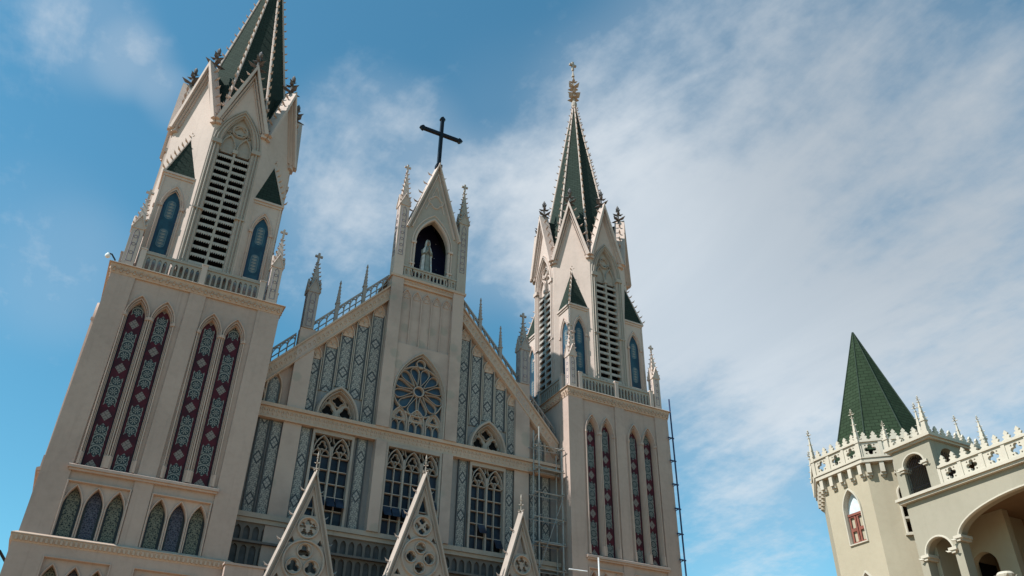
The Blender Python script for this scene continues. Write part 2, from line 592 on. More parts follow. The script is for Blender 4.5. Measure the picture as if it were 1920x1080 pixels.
    def build(s, name, m_, parent=None, mp=None):
        o_ = TRUE_LOC.get(parent.name, Vector((0, 0, 0))) if parent else Vector((0, 0, 0))
        vs = [mp(p) if mp else p for p in s.v]
        vs = [Vector(p) - o_ for p in vs]
        me = bpy.data.meshes.new(name)
        me.from_pydata(vs, [], s.f)
        uvl = me.uv_layers.new(name='UVMap')
        for l in me.loops: uvl.data[l.index].uv = s.uvs[l.vertex_index]
        me.materials.append(MATS[m_])
        me.validate(clean_customdata=False)
        me.update()
        ob = bpy.data.objects.new(name, me)
        C.objects.link(ob)
        if parent:
            ob.parent = parent
            TRUE_LOC[ob.name] = o_
        return ob


TRUE_LOC = {}


def tag(o, label=None, cat=None, group=None, kind=None):
    for k, v in (('label', label), ('category', cat), ('group', group), ('kind', kind)):
        if v: o[k] = v
    return o


def thing(name, loc, label, cat, group=None):
    o = bpy.data.objects.new(name, None)
    o.location = loc
    o.empty_display_size = 0.5
    C.objects.link(o)
    TRUE_LOC[o.name] = Vector(loc)
    return tag(o, label, cat, group)


# ------------------------------------------------------------------ 2-D outlines


def arch(u0, u1, ws, wa, n=9):
    """pointed arch from left springing over the apex to the right springing"""
    a = (u1 - u0) / 2; h = wa - ws; c = (u0 + u1) / 2
    r = (a * a + h * h) / (2 * a)
    am = math.asin(min(1.0, h / r)) if r > a else PI - math.asin(min(1.0, h / r))
    left = [(u0 + r - r * math.cos(am * i / n), ws + r * math.sin(am * i / n)) for i in range(n + 1)]
    left[-1] = (c, wa)
    return left + [(2 * c - p[0], p[1]) for p in reversed(left[:-1])]


def lancet(u0, u1, w0, ws, wa, n=9): return [(u0, w0)] + arch(u0, u1, ws, wa, n) + [(u1, w0)]


def round_arch(u0, u1, w0, ws, rise, n=14):
    c, a = (u0 + u1) / 2, (u1 - u0) / 2
    return [(u0, w0)] + [(c - a * math.cos(PI * i / n), ws + rise * math.sin(PI * i / n)) for i in range(n + 1)] + [(u1, w0)]


def circ(u, w_, r_, n=20): return [(u + r_ * math.cos(2 * PI * i / n), w_ + r_ * math.sin(2 * PI * i / n)) for i in range(n)]


def foil(u, w_, n, c, r_, rot=90.0, m_=7):
    """outline of n overlapping round lobes"""
    b = PI / n
    t = c * math.cos(b) + math.sqrt(max(0.0, r_ * r_ - (c * math.sin(b)) ** 2))
    px, py = t * math.cos(b) - c, t * math.sin(b)
    fm = math.atan2(py, px)
    out = []
    for k in range(n):
        th = R(rot) + 2 * PI * k / n
        for i in range(m_):
            a = th - fm + 2 * fm * (i + .5) / m_
            out.append((u + c * math.cos(th) + r_ * math.cos(a), w_ + c * math.sin(th) + r_ * math.sin(a)))
    return out


def tri(u, w_, a, rot=90.0):
    return [(u + a * math.cos(R(rot + 120 * k)), w_ + a * math.sin(R(rot + 120 * k))) for k in range(3)]


def rect(u0, u1, w0, w1): return [(u0, w0), (u1, w0), (u1, w1), (u0, w1)]


# ================================================================== ground
g = MB()
g.raw([(-1500, -1500, GZ), (1500, -1500, GZ), (1500, 1500, GZ), (-1500, 1500, GZ)], [(0, 1, 2, 3)])
tag(g.build('ground', 'paving'), kind='structure')


# ================================================================== bell towers
def bell_tower(loc, mp, outer, label):
    """drawn around its own axis (x, y) = 0 with heights above the camera; mp fits it to the place it stands"""
    root = thing('bell_tower', loc, label, 'bell tower', 'twin bell towers of the church')
    L = Vector((loc[0], loc[1], 0))
    fit = lambda p: mp(p) + L
    HW = 3.2

    def B(m_, name, mt, par=None): return m_.build(name, mt, par or root, fit)
    win_us = (-1.78, -0.87, 0.87, 1.78)
    faces = [-90.0, outer]
    # shaft ------------------------------------------------------------
    s = MB()
    s.wbox(-2.7, 2.7, -2.7, 2.7, GZ, 17.6)
    for sx in (-1, 1):
        for sy in (-1, 1):
            s.wbox(min(sx * 2.33, sx * HW), max(sx * 2.33, sx * HW), min(sy * 2.33, sy * HW), max(sy * 2.33, sy * HW), 7.5, 17.64)
    for phi in (-90.0, 0.0, 90.0, 180.0):
        s.frame(phi, HW)
        holes = []
        if phi in faces:
            holes = [lancet(u - .385, u + .385, 10.2, 16.05, 16.85) for u in win_us]
            holes += [rect(.34, 2.3, 7.78, 9.62), rect(-2.3, -.34, 7.78, 9.62)]
        s.slab([rect(-2.4, 2.4, 7.5, 17.63)] + holes, -.36, -.06, back=False)
        if phi in faces:
            s.box(-.3, .3, 10.16, 17.62, -.2, 0.0)
            s.box(-.3, .3, 7.6, 10.0, -.2, -.003)
    B(s, 'shaft', 'plaster')
    # lower stage -------------------------------------------------------
    b = MB()
    b.wbox(-2.75, 2.75, -2.75, 2.75, GZ, 7.44)
    for phi in (-90.0, 0.0, 90.0, 180.0):
        b.frame(phi, HW + .09)
        holes = [rect(.34, 2.3, 5.2, 7.13), rect(-2.3, -.34, 5.2, 7.13)] if phi in faces else []
        b.slab([rect(-HW - .085, HW + .085, GZ, 7.45)] + holes, -.30, 0.0, back=False)
    B(b, 'lower_stage', 'plaster')
    # string course ------------------------------------------------------
    c = MB()
    c.wbox(-3.38, 3.38, -3.38, 3.38, 7.68, 7.71)
    c.frust((0, 0), 4, 3.38 * 1.41421, 7.711, 3.24 * 1.41421, 7.79)
    c.frust((0, 0), 4, 3.30 * 1.41421, 7.45, 3.36 * 1.41421, 7.675)
    for phi in (-90.0, 0.0, 180.0):
        c.frame(phi, 3.34)
        for i in range(46):
            u = -3.2 + i * .1422
            c.box(u - .035, u + .035, 7.50, 7.64, -.06, .03)
    B(c, 'string_course', 'frieze')
    # cornice --------------------------------------------------------------
    c = MB()
    c.frust((0, 0), 4, 3.215 * 1.41421, 17.60, 3.30 * 1.41421, 17.97)
    c.wbox(-3.36, 3.36, -3.36, 3.36, 17.972, 18.00)
    c.frust((0, 0), 4, 3.36 * 1.41421, 18.001, 3.27 * 1.41421, 18.06)
    for phi in (-90.0, 0.0, 180.0):
        c.frame(phi, 3.27)
        for i in range(27):
            u = -3.12 + i * .24
            c.strip(arch(u - .075, u + .075, 17.74, 17.86, 3), .018, -.08, .03)
            c.box(u - .03, u + .03, 17.66, 17.73, -.08, .02)
    B(c, 'cornice', 'frieze')
    # sill and lancets ------------------------------------------------------
    for phi in faces:
        s = MB().frame(phi, HW)
        s.box(-2.42, 2.42, 10.02, 10.11, -.1, .15)
        s.add([(-2.42, 10.111, .15), (2.42, 10.111, .15), (2.42, 10.17, .02), (-2.42, 10.17, .02), (-2.42, 10.111, -.05), (2.42, 10.111, -.05)], [(0, 1, 2, 3), (0, 3, 4), (1, 5, 2)])
        s.box(-2.38, 2.38, 9.95, 10.017, -.1, .08)
        B(s, 'window_sill', 'pink_trim')
        for wi, u in enumerate(win_us):
            m_ = MB().frame(phi, HW)
            for hw_, w_, d0, d1 in ((.416, .037, -.2, .035), (.358, .026, -.3, -.01), (.320, .018, -.32, -.06)):
                k = (hw_ - .31) * 2.3
                m_.strip([(u - hw_, 10.2)] + arch(u - hw_, u + hw_, 16.05, 16.70 + k, 10) + [(u + hw_, 10.2)], w_, d0, d1)
            for sg in (-1, 1):
                for uu, w_, d1 in ((.416, .038, .05), (.358, .024, .005), (.320, .018, -.045)):
                    m_.box(u + sg * uu - w_, u + sg * uu + w_, 10.19, 10.62, -.2, d1 + .015)
                    m_.box(u + sg * uu - w_, u + sg * uu + w_, 15.97, 16.09, -.2, d1 + .02)
            sur = B(m_, 'lancet_window', 'pink_trim')
            g_ = MB().frame(phi, HW)
            ph = 14.89 if wi in (0, 3) else 13.97
            g_.slab([lancet(u - .325, u + .325, 10.19, 16.05, 16.72)], -.34, -.25, (u, ph))
            B(g_, 'stained_glass', 'lancet_glass', sur)
        # three-light blind arcades, two tiers
        for (z0, z1, dd) in ((7.78, 9.62, 0.0), (5.2, 7.13, .09)):
            for sg in (-1, 1):
                uc = sg * 1.32
                m_ = MB().frame(phi, HW + dd)
                cs = [uc - .655, uc, uc + .655]
                m_.slab([rect(uc - .985, uc + .985, z0, z1)] + [lancet(q - .285, q + .285, z0 + .06, z0 + 1.02, z0 + 1.72) for q in cs], -.375, -.10)
                for q in cs:
                    m_.strip([(q - .30, z0 + .04)] + arch(q - .30, q + .30, z0 + 1.02, z0 + 1.75, 8) + [(q + .30, z0 + .04)], .032, -.2, -.05)
                m_.strip([(uc - .97, z0 + .02), (uc - .97, z1), (uc + .97, z1), (uc + .97, z0 + .02)], .035, -.16, .03)
                ar = B(m_, 'arcade_window', 'pink_trim' if z0 > 7 else 'plaster')
                for qi, q in enumerate(cs):
                    g_ = MB().frame(phi, HW + dd)
                    g_.slab([lancet(q - .31, q + .31, z0 + .04, z0 + 1.02, z0 + 1.75)], -.45, -.385, (q, z0))
                    B(g_, 'stained_glass', 'mosaic_blue' if qi == 1 else 'mosaic_green', ar)
    # balustrades --------------------------------------------------------------
    for phi in (-90.0, 0.0, 90.0, 180.0):
        m_ = MB().frame(phi, 3.06)
        holes = []
        for half in (-1, 1):
            for i in range(10):
                u = half * 1.15 - .93 + i * .2067
                holes.append(lancet(u - .068, u + .068, 18.22, 18.64, 18.78, 4))
        m_.slab([rect(-2.24, 2.24, 18.13, 18.88)] + holes, -.12, -.03)
        m_.box(-2.24, 2.24, 18.882, 18.98, -.16, .02)
        m_.box(-2.24, 2.24, 18.05, 18.128, -.16, .02)
        for i in range(24):
            if random.random() < .75:
                u = -2.1 + i * .18 + random.uniform(-.04, .04)
                m_.box(u - .006, u + .006, 18.98, 19.07, -.08, -.065)
        B(m_, 'balustrade', 'baluster_stone')
        for u in (-2.33, 0.0, 2.33):
            p = MB().frame(phi, 3.06)
            p.box(u - .105, u + .105, 18.061, 19.02, -.17, .05)
            p.box(u - .125, u + .125, 19.022, 19.08, -.19, .07)
            B(p, 'balustrade_post', 'pale_stone')
    # corner pinnacles --------------------------------------------------------------
    for sx in (-1, 1):
        for sy in (-1, 1):
            x, y = sx * 2.77, sy * 2.85
            m_ = MB(); m_.pinnacle(x, y, 18.061, 19.95, 21.62, .22, .45)
            pn = B(m_, 'pinnacle', 'pale_stone')
            q = MB()
            for a in ((-90.0, 180.0, 0.0) if sy < 0 else (90.0, 180.0, 0.0)):
                q.frame(a, .22, (x, y, 0))
                q.strip(lancet(-.10, .10, 18.35, 19.6, 19.85, 5), .016, -.01, .012, True)
                for zz in (18.75, 19.15, 19.5): q.strip(circ(0, zz, .07, 8), .013, -.01, .012, True)
            B(q, 'panel_tracery', 'violet_line', pn)
    # corner turrets --------------------------------------------------------------
    for sx in (-1, 1):
        for sy in (-1, 1):
            x, y, h = sx * 1.865, sy * 1.865, .615
            m_ = MB()
            dirs = [180.0 if sx < 0 else 0.0, -90.0 if sy < 0 else 90.0]
            m_.wbox(x - h + .1, x + h - .1, y - h + .1, y + h - .1, 18.06, 23.2)
            for a in dirs:
                m_.frame(a, h, (x, y, 0))
                off = 0.0
                m_.slab([rect(-h + .02, h - .02, 18.06, 23.25), lancet(-.40, .40, 19.4, 21.75, 22.6)], -.14, 0.0, back=False)
            for qx in (-1, 1):
                for qy in (-1, 1):
                    if qx == -sx and qy == -sy: continue
                    m_.wbox(x + qx * h - .035, x + qx * h + .035, y + qy * h - .035, y + qy * h + .035, 18.06, 23.24)
            m_.wbox(x - h - .05, x + h + .05, y - h - .05, y + h + .05, 23.251, 23.36)
            m_.wbox(x - h - .11, x + h + .11, y - h - .11, y + h + .11, 23.362, 23.46)
            tu = B(m_, 'corner_turret', 'pale_stone')
            for a in dirs:
                q = MB().frame(a, h, (x, y, 0))
                q.strip([(-.43, 18.6)] + arch(-.43, .43, 21.75, 22.85, 9) + [(.43, 18.6)], .05, -.06, .05)
                q.strip([(-.36, 18.6)] + arch(-.36, .36, 21.75, 22.65, 9) + [(.36, 18.6)], .035, -.1, .0)
                for sg in (-1, 1):
                    q.box(sg * .43 - .075, sg * .43 + .075, 21.66, 21.80, -.06, .085)
                    q.box(sg * .43 - .065, sg * .43 + .065, 18.45, 18.75, -.06, .07)
                B(q, 'window_surround', 'pink_trim', tu)
                q = MB().frame(a, h, (x, y, 0))
                q.slab([lancet(-.37, .37, 18.9, 21.75, 22.62)], -.12, -.075, (0, 20.2))
                B(q, 'stained_glass', 'blue_glass', tu)
            q = MB(); q.frust((x, y), 4, (h + .06) * 1.414, 23.462, .04, 26.1, 45)
            B(q, 'turret_roof', 'green_tiles', tu)
            q = MB()
            for k in range(4):
                o = Vector((math.cos(R(45 + 90 * k)), math.sin(R(45 + 90 * k)), 0))
                p0 = Vector((x, y, 23.46)) + o * (h + .06) * 1.414; p1 = Vector((x, y, 26.12))
                q.tube([p0, p1], .06, 6, .04)
                for i in range(7):
                    pp = p0.lerp(p1, (i + .25) / 7.4)
                    q.leaf(pp + o * .03, o + Vector((0, 0, .25)), .21, .07, .5)
            q.fleuron(x, y, 26.05, .62)
            B(q, 'roof_rib', 'pale_stone', tu)
    # belfry octagon --------------------------------------------------------------
    AP = 2.7; HF = AP * math.tan(R(22.5))
    m_ = MB()
    for k in range(8):
        phi = -90.0 + 45 * k
        m_.frame(phi, AP)
        out = [(-HF, 18.06), (HF, 18.06), (HF, 26.9), (0, 30.7), (-HF, 26.9)]
        holes = [lancet(-.72, .72, 18.3, 25.75, 27.75, 10)] if k % 2 == 0 else []
        m_.slab([out] + holes, -.32, 0.0)
    B(m_, 'belfry_wall', 'pale_stone')
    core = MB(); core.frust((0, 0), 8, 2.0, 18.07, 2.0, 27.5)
    B(core, 'belfry_dark_core', 'dark_void')  # black core paints in the dark of the unlit belfry behind the louvres
    rf = MB()
    for k in range(8):
        rf.frame(-90.0 + 45 * k, AP)
        rf.slab([[(-HF * .98, 26.85), (HF * .98, 26.85), (0, 30.62)]], -2.2, -.33, back=False)
    B(rf, 'gable_roof', 'green_tiles')
    for k in range(8):
        phi = -90.0 + 45 * k
        q = MB().frame(phi, AP)
        q.strip([(-HF * .99, 26.86), (0, 30.74), (HF * .99, 26.86)], .085, -.34, .30, sharp=True)
        q.strip([(-HF * .87, 26.93), (0, 30.22), (HF * .87, 26.93)], .05, -.05, .17)
        q.strip([(-HF * .76, 26.98), (0, 29.86), (HF * .76, 26.98)], .035, -.05, .09)
        q.box(-HF * 1.02, -HF * .80, 26.72, 26.9, -.2, .15); q.box(HF * .80, HF * 1.02, 26.72, 26.9, -.2, .15)
        for sg in (-1, 1):
            for i in range(6):
                f = (i + .5) / 6.3
                p = q.P(sg * (HF * (1 - f) + .08), 26.95 + 3.85 * f, .02)
                q.leaf(p, q.U * sg * 1.0 + Vector((0, 0, .2)), .24, .085, .5)
        ga = B(q, 'gable', 'pale_stone')
        q = MB().frame(phi, AP)
        pt = q.P(0, 30.72, -.08)
        q.fleuron(pt.x, pt.y, 30.65, 1.55, 1.15)
        B(q, 'gable_finial', 'crocket_grey', ga)
    for k in (0, 2, 4, 6):
        phi = -90.0 + 45 * k
        q = MB().frame(phi, AP)
        for hw_, wd_, d0, d1 in ((1.02, .05, -.1, .05), (.90, .045, -.1, .09), (.79, .05, -.2, .04), (.70, .035, -.3, -.05)):
            q.strip([(-hw_, 18.1)] + arch(-hw_, hw_, 25.75, 27.65 + (hw_ - .70) * 1.15, 10) + [(hw_, 18.1)], wd_, d0, d1)
        for sg in (-1, 1):
            q.box(sg * .86 - .2, sg * .86 + .2, 25.62, 25.84, -.1, .13)
            q.box(sg * .86 - .2, sg * .86 + .2, 21.9, 21.96, -.1, .10)
        # blind tracery in the arch head
        q.slab([[(-.71, 25.45)] + arch(-.71, .71, 25.75, 27.62, 10) + [(.71, 25.45)]], -.31, -.27)
        q.slab([[(-.69, 25.45)] + arch(-.69, .69, 25.75, 27.6, 10) + [(.69, 25.45)]], -.24, -.2)
        for c_ in (-.345, .345):
            q.strip([(c_ - .3, 25.45)] + arch(c_ - .3, c_ + .3, 25.7, 26.45, 7) + [(c_ + .3, 25.45)], .035, -.22, -.08)
        q.strip(circ(0, 26.8, .33, 18), .035, -.22, -.08, True)
        q.strip(foil(0, 26.8, 4, .14, .14), .03, -.22, -.1, True)
        for sg in (-1, 1): q.strip(tri(sg * .43, 26.62, .10, 90 - sg * 80), .02, -.22, -.13, True)
        q.box(-.05, .05, 19.2, 25.55, -.3, -.06)
        q.box(-.11, .11, 25.42, 25.62, -.2, -.02)
        q.box(-.71, .71, 18.25, 19.22, -.3, -.1)
        lo = B(q, 'louvre_window', 'pale_stone' if k % 4 else 'grey_stone')  # front and back frames greyer: their shade is put into the colour
        q = MB().frame(phi, AP)
        ns = 16
        for i in range(ns):
            z0 = 19.26 + i * .387
            for u0, u1 in ((-.69, -.05), (.05, .69)):
                q.add([(u0, z0, -.07), (u1, z0, -.07), (u1, z0 + .17, -.32), (u0, z0 + .17, -.32),
                       (u0, z0 + .03, -.07), (u1, z0 + .03, -.07), (u1, z0 + .20, -.32), (u0, z0 + .20, -.32)],
                      [(0, 3, 2, 1), (4, 5, 6, 7), (1, 2, 6, 5), (0, 4, 7, 3)])
                lip = [(u0, z0 + .135), ]
                nt = 7
                for j in range(nt):
                    a = u0 + (u1 - u0) * j / nt; b_ = u0 + (u1 - u0) * (j + 1) / nt
                    lip += [(a, z0 + .035), ((a + b_) / 2, z0 - .045)]
                lip += [(u1, z0 + .035), (u1, z0 + .135)]
                q.slab([list(reversed(lip))], -.085, -.06)
        B(q, 'louvre_slats', 'louvre_grey', lo)
    # spire --------------------------------------------------------------
    rr = lambda z: 2.0 + (30.75 - z) * .1735
    q = MB(); q.frust((0, 0), 8, rr(26.6), 26.6, rr(41.75), 41.75)
    sp = B(q, 'spire', 'green_tiles')
    for k in range(8):
        a = R(22.5 + 45 * k)
        o = Vector((math.cos(a), math.sin(a), 0))
        q = MB()
        q.tube([o * (rr(26.7) + .02) + Vector((0, 0, 26.7)), o * (rr(41.7) + .02) + Vector((0, 0, 41.7))], .075, 6, .05)
        for i in range(25):
            z = 27.0 + i * .6
            if z > 41.4: break
            q.leaf(o * (rr(z) + .06) + Vector((0, 0, z)), o + Vector((0, 0, .15)), .23 - .004 * i, .075, .5)
        B(q, 'spire_rib', 'pale_stone', sp)
    q = MB()
    q.lathe((0, 0), [(.13, 41.6), (.2, 41.75), (.21, 42.0), (.15, 42.15), (.1, 42.3), (.09, 42.6)], 10)
    for z, ln, a0 in ((42.55, .62, 0), (43.05, .46, 45), (43.6, .56, 0), (44.2, .34, 45)):
        for k in range(4):
            a = R(a0 + 20 + 90 * k)
            q.leaf((0, 0, z), (math.cos(a), math.sin(a), 0), ln, ln * .42, .35)
    q.tube([(0, 0, 42.3), (0, 0, 45.6)], .07, 8, .035)
    q.frust((0, 0), 6, .12, 44.75, .05, 45.2)
    q.cross(0, 0, 45.4, .85)
    B(q, 'spire_finial', 'grey_stone')
    return root


def lerp_map(knots):
    def f(z):
        for (a, b), (c, d) in zip(knots, knots[1:]):
            if z <= c: return b + (z - a) * (d - b) / (c - a)
        return z + knots[-1][1] - knots[-1][0]
    return f


bell_tower((1.72, 33.2, GZ), lambda p: Vector((p.x + (-.06 if p.z < 17.59 else .06), p.y, p.z)), 180.0,
           'larger cream Gothic bell tower, left of the church front, spire tip out of view')
zmap = lerp_map([(-1.6, -1.6), (7.6, 7.57), (10.1, 10.07), (16.7, 16.42), (18.06, 17.87), (23.3, 22.85), (30.75, 30.0), (41.9, 40.42), (46.25, 44.5)])
bell_tower((21.48, 32.95, GZ), lambda p: Vector((p.x * .892, p.y * .922, zmap(p.z))), 0.0,
           'cream Gothic bell tower right of the church front, whole green spire in view')

# ================================================================== nave front
CX = 11.6
nave = thing('church_nave', (CX, 31.0, GZ), 'gabled Gothic church front with rose window and tall windows between two bell towers', 'church')


def NB(): return MB().frame(-90.0, 0.0, (CX, 31.0, 0))


def N(m_, name, mt, par=None): return m_.build(name, mt, par or nave)


SL = 1.13


def rake(u): return 23.25 - SL * abs(u)


# wall
m_ = NB()
holes = [lancet(c - .82, c + .82, 14.28, 14.3, 15.5, 10) for c in (-3.42, 3.42)]
holes += [rect(c - .85, c + .85, 9.9, 13.55) for c in (-3.42, 3.5)]
holes += [rect(-1.3, 1.3, 9.9, 13.55), rect(-1.3, 1.3, 14.25, 18.3)]
for c in (-1, 1):
    pass
m_.slab([[(-7.0, GZ), (7.0, GZ), (7.0, rake(7.0) - .3), (1.5, rake(1.5) - .3), (1.5, 21.8), (-1.5, 21.8), (-1.5, rake(1.5) - .3), (-7.0, rake(7.0) - .3)]] + holes, -.55, -.2)
N(m_, 'front_wall', 'plaster')
# body behind, with its roof
m_ = MB()
m_.wbox(CX - 6.95, CX + 6.95, 31.8, 58, GZ, 14.3)
m_.wbox(CX - 6.3, CX + 6.3, 31.56, 31.75, 8, 14.2)
N(m_, 'nave_body', 'plaster')
m_ = MB()
m_.raw([(CX - 7.1, 31.56, 14.25), (CX + 7.1, 31.56, 14.25), (CX, 31.56, 21.9), (CX - 7.1, 58, 14.25), (CX + 7.1, 58, 14.25), (CX, 58, 21.9)],
       [(0, 1, 2), (3, 5, 4), (0, 2, 5, 3), (1, 4, 5, 2), (0, 3, 4, 1)])
N(m_, 'nave_roof', 'green_tiles')
# blue-grey wall field behind the ornament
m_ = NB()
for sg in (-1, 1):
    pts = [(sg * 4.78, 14.24), (sg * 1.82, 14.24), (sg * 1.82, rake(1.82) - 1.6), (sg * 4.78, rake(4.78) - 1.6)]
    m_ = NB()
    m_.slab([pts, lancet(sg * 3.42 - .82, sg * 3.42 + .82, 14.28, 14.3, 15.5, 10)], -.198, -.165, back=False)
    N(m_, 'ornament_field', 'blue_stone')
for u0, u1 in ((-4.78, -4.3), (-2.55, -1.72), (1.72, 2.62), (4.38, 4.78), (-7.0, -5.5), (5.5, 7.0)):
    m_ = NB(); m_.box(u0, u1, 9.86, 13.6, -.2, -.165)
    N(m_, 'ornament_field', 'blue_stone')
# raking frieze and coping
for sg in (-1, 1):
    m_ = NB()
    uA, uB = 1.78, 7.02
    m_.slab([[(sg * uA, rake(uA) - .74), (sg * uA, rake(uA) - .1), (sg * uB, rake(uB) - .1), (sg * uB, rake(uB) - .74)]], -.5, .04)
    m_.slab([[(sg * uA, rake(uA) - .098), (sg * uA, rake(uA)), (sg * uB, rake(uB)), (sg * uB, rake(uB) - .098)]], -.55, .13)
    m_.strip([(sg * uA, rake(uA) - .78), (sg * uB, rake(uB) - .78)], .04, -.2, .09)
    for i in range(30):
        u = sg * (1.95 + i * .17)
        m_.strip(arch(u - .05, u + .05, rake(u) - .46, rake(u) - .34, 3), .016, .02, .07)
        m_.box(u - .02, u + .02, rake(u) - .56, rake(u) - .5, .02, .065)
    N(m_, 'raking_frieze', 'frieze')
# railings on the rake
segs = [(1.85, 2.86), (2.98, 3.98), (4.10, 5.0), (5.58, 6.98)]
for sg in (-1, 1):
    m_ = NB()
    for a, b in segs:
        for z0, z1 in ((.02, .10), (.30, .35), (.68, .79)):
            m_.slab([[(sg * a, rake(a) + z0), (sg * b, rake(b) + z0), (sg * b, rake(b) + z1), (sg * a, rake(a) + z1)]], -.30, -.22)
        n = max(3, round((b - a) / .265))
        st = (b - a) / n
        for i in range(n + 1):
            u = a + i * st
            m_.slab([[(sg * (u - .02), rake(u) + .05), (sg * (u + .02), rake(u) + .05), (sg * (u + .02), rake(u) + .68), (sg * (u - .02), rake(u) + .68)]], -.295, -.225)
        for i in range(n):
            u = sg * (a + (i + .5) * st)
            ar = arch(u - st / 2 + .01, u + st / 2 - .01, 0, .17, 5)
            ar = [(p[0], p[1] + rake(p[0]) + .48) for p in ar]
            m_.strip(ar, .02, -.29, -.23)
    N(m_, 'raking_railing', 'weathered')
# pilasters and their pinnacles
for sg in (-1, 1):
    m_ = NB()
    m_.box(sg * 5.14 - .36, sg * 5.14 + .36, 9.8, 13.64, -.25, -.005)
    m_.box(sg * 5.14 - .36, sg * 5.14 + .36, 14.2, 17.9, -.35, .05)
    m_.box(sg * 5.14 - .36, sg * 5.14 + .36, GZ, 9.49, -.25, -.01)
    N(m_, 'pilaster', 'stencilled_plaster')
    m_ = MB(); m_.pinnacle(CX + sg * 5.22, 31.14, 17.9, 19.75, 21.45, .24, .5, 7)
    pn = N(m_, 'pinnacle', 'weathered')
    q = MB()
    for a in (-90.0, 180.0, 0.0):
        q.frame(a, .24, (CX + sg * 5.22, 31.14, 0))
        q.strip(lancet(-.11, .11, 18.0, 19.45, 19.72, 5), .017, -.01, .014, True)
        for zz in (18.3, 18.75, 19.2): q.strip(circ(0, zz, .08, 8), .014, -.01, .014, True)
    N(q, 'panel_tracery', 'violet_line', pn)
    for u in (2.92, 4.04):
        m_ = MB()
        x, y, z = CX + sg * u, 31.25, rake(u)
        m_.wbox(x - .075, x + .075, y - .075, y + .075, z - .1, z + .95)
        m_.wbox(x - .10, x + .10, y - .10, y + .10, z + .951, z + 1.02)
        m_.frust((x, y), 8, .09, z + 1.02, .03, z + 2.05)
        for i in range(5):
            zz = z + 1.1 + i * .18
            for k in range(4):
                a = R(45 + 90 * k)
                m_.leaf((x, y, zz), (math.cos(a), math.sin(a), 0), .13 - .012 * i, .045, .4)
        m_.frust((x, y), 6, .055, z + 2.03, .02, z + 2.2)
        N(m_, 'small_pinnacle', 'weathered')
# string course
m_ = NB()
m_.box(-7.03, 7.03, 13.66, 14.06, -.5, .07)
m_.box(-7.03, 7.03, 14.062, 14.2, -.5, .17)
m_.box(-7.03, 7.03, 13.60, 13.657, -.5, .11)
for i in range(76):
    u = -6.9 + i * .184
    m_.strip(arch(u - .05, u + .05, 13.87, 13.98, 3), .016, .05, .10)
    m_.box(u - .022, u + .022, 13.75, 13.83, .05, .095)
N(m_, 'string_course', 'frieze')
m_ = NB()
m_.box(-7.03, 7.03, 9.66, 9.84, -.5, .12)
m_.box(-7.03, 7.03, 9.50, 9.657, -.5, .04)
N(m_, 'sill_band', 'grey_stone')
# central bay
m_ = NB()
for sg in (-1, 1):
    m_.box(min(sg * 1.26, sg * 1.82), max(sg * 1.26, sg * 1.82), 14.2, 21.78, -.4, .22)
    m_.box(min(sg * 1.26, sg * 1.72), max(sg * 1.26, sg * 1.72), 9.84, 13.6, -.4, .2)
m_.slab([rect(-1.265, 1.265, 14.2, 18.32), lancet(-1.2, 1.2, 14.21, 15.9, 18.02, 12)], -.2, .15)
m_.box(-1.265, 1.265, 18.322, 21.4, -.3, .06)
N(m_, 'central_bay', 'stencilled_plaster')
m_ = NB()
for i in range(6):
    u = -1.25 + .5 * i
    m_.box(u - .025, u + .025, 18.33, 20.7, 0, .12)
for i in range(5):
    u = -1.0 + .5 * i
    m_.strip(arch(u - .235, u + .235, 20.7, 21.2, 7), .03, .02, .12)
    m_.strip(foil(u, 20.86, 3, .075, .075), .014, .03, .085, True)
N(m_, 'blind_arcade', 'plaster')
m_ = NB()
m_.box(-1.26, 1.26, 21.405, 21.66, -.3, .17)
m_.box(-1.9, 1.9, 21.662, 21.78, -1.6, .27)
for i in range(16):
    u = -1.16 + i * .155
    m_.strip(arch(u - .045, u + .045, 21.5, 21.6, 3), .015, .15, .2)
N(m_, 'niche_cornice', 'frieze')
m_ = NB()
m_.strip([(-1.215, 14.2)] + arch(-1.215, 1.215, 15.9, 18.05, 14) + [(1.215, 14.2)], .05, .0, .2)
m_.strip([(-1.14, 14.2)] + arch(-1.14, 1.14, 15.9, 17.93, 14) + [(1.14, 14.2)], .035, -.1, .12)
RW = (0.0, 16.22); RR = 1.19; RK = 1.065
m_.strip(circ(*RW, RR, 44), .035, -.12, .06, True)
m_.strip(circ(*RW, .235, 20), .035, -.12, .06, True)
m_.strip(circ(0, 17.56, .2, 18), .03, -.12, .06, True)
for k in range(12):
    th = 2 * PI * k / 12 + PI / 12
    dv = Vector((math.cos(th), math.sin(th))); pv = Vector((-dv.y, dv.x))
    pet = []
    for t_, h_ in ((.27, .0), (.45, .065), (.62, .125), (.76, .165), (.88, .18), (.98, .155), (1.05, .09), (1.08, 0)):
        pet.append((t_, h_))
    lp = [Vector(RW) + dv * t_ * RK + pv * h_ * 1.1 for t_, h_ in pet] + [Vector(RW) + dv * t_ * RK - pv * h_ * 1.1 for t_, h_ in reversed(pet[:-1])]
    m_.strip([tuple(p) for p in lp], .018, -.12, .04)
for c in (-.78, 0.0, .78):
    m_.strip([(c - .35, 14.2)] + arch(c - .35, c + .35, 14.75, 15.33, 8) + [(c + .35, 14.2)], .035, -.12, .06)
    for q in (-.165, .165):
        m_.strip([(c + q - .15, 14.2)] + arch(c + q - .15, c + q + .15, 14.52, 14.76, 5) + [(c + q + .15, 14.2)], .02, -.12, .03)
    m_.strip(foil(c, 14.98, 3, .085, .085), .02, -.12, .03, True)
    m_.slab([arch(c - .33, c + .33, 14.76, 15.3, 8), foil(c, 14.98, 3, .085, .085)], -.1, -.03)
ro = N(m_, 'rose_window', 'porch_stone')
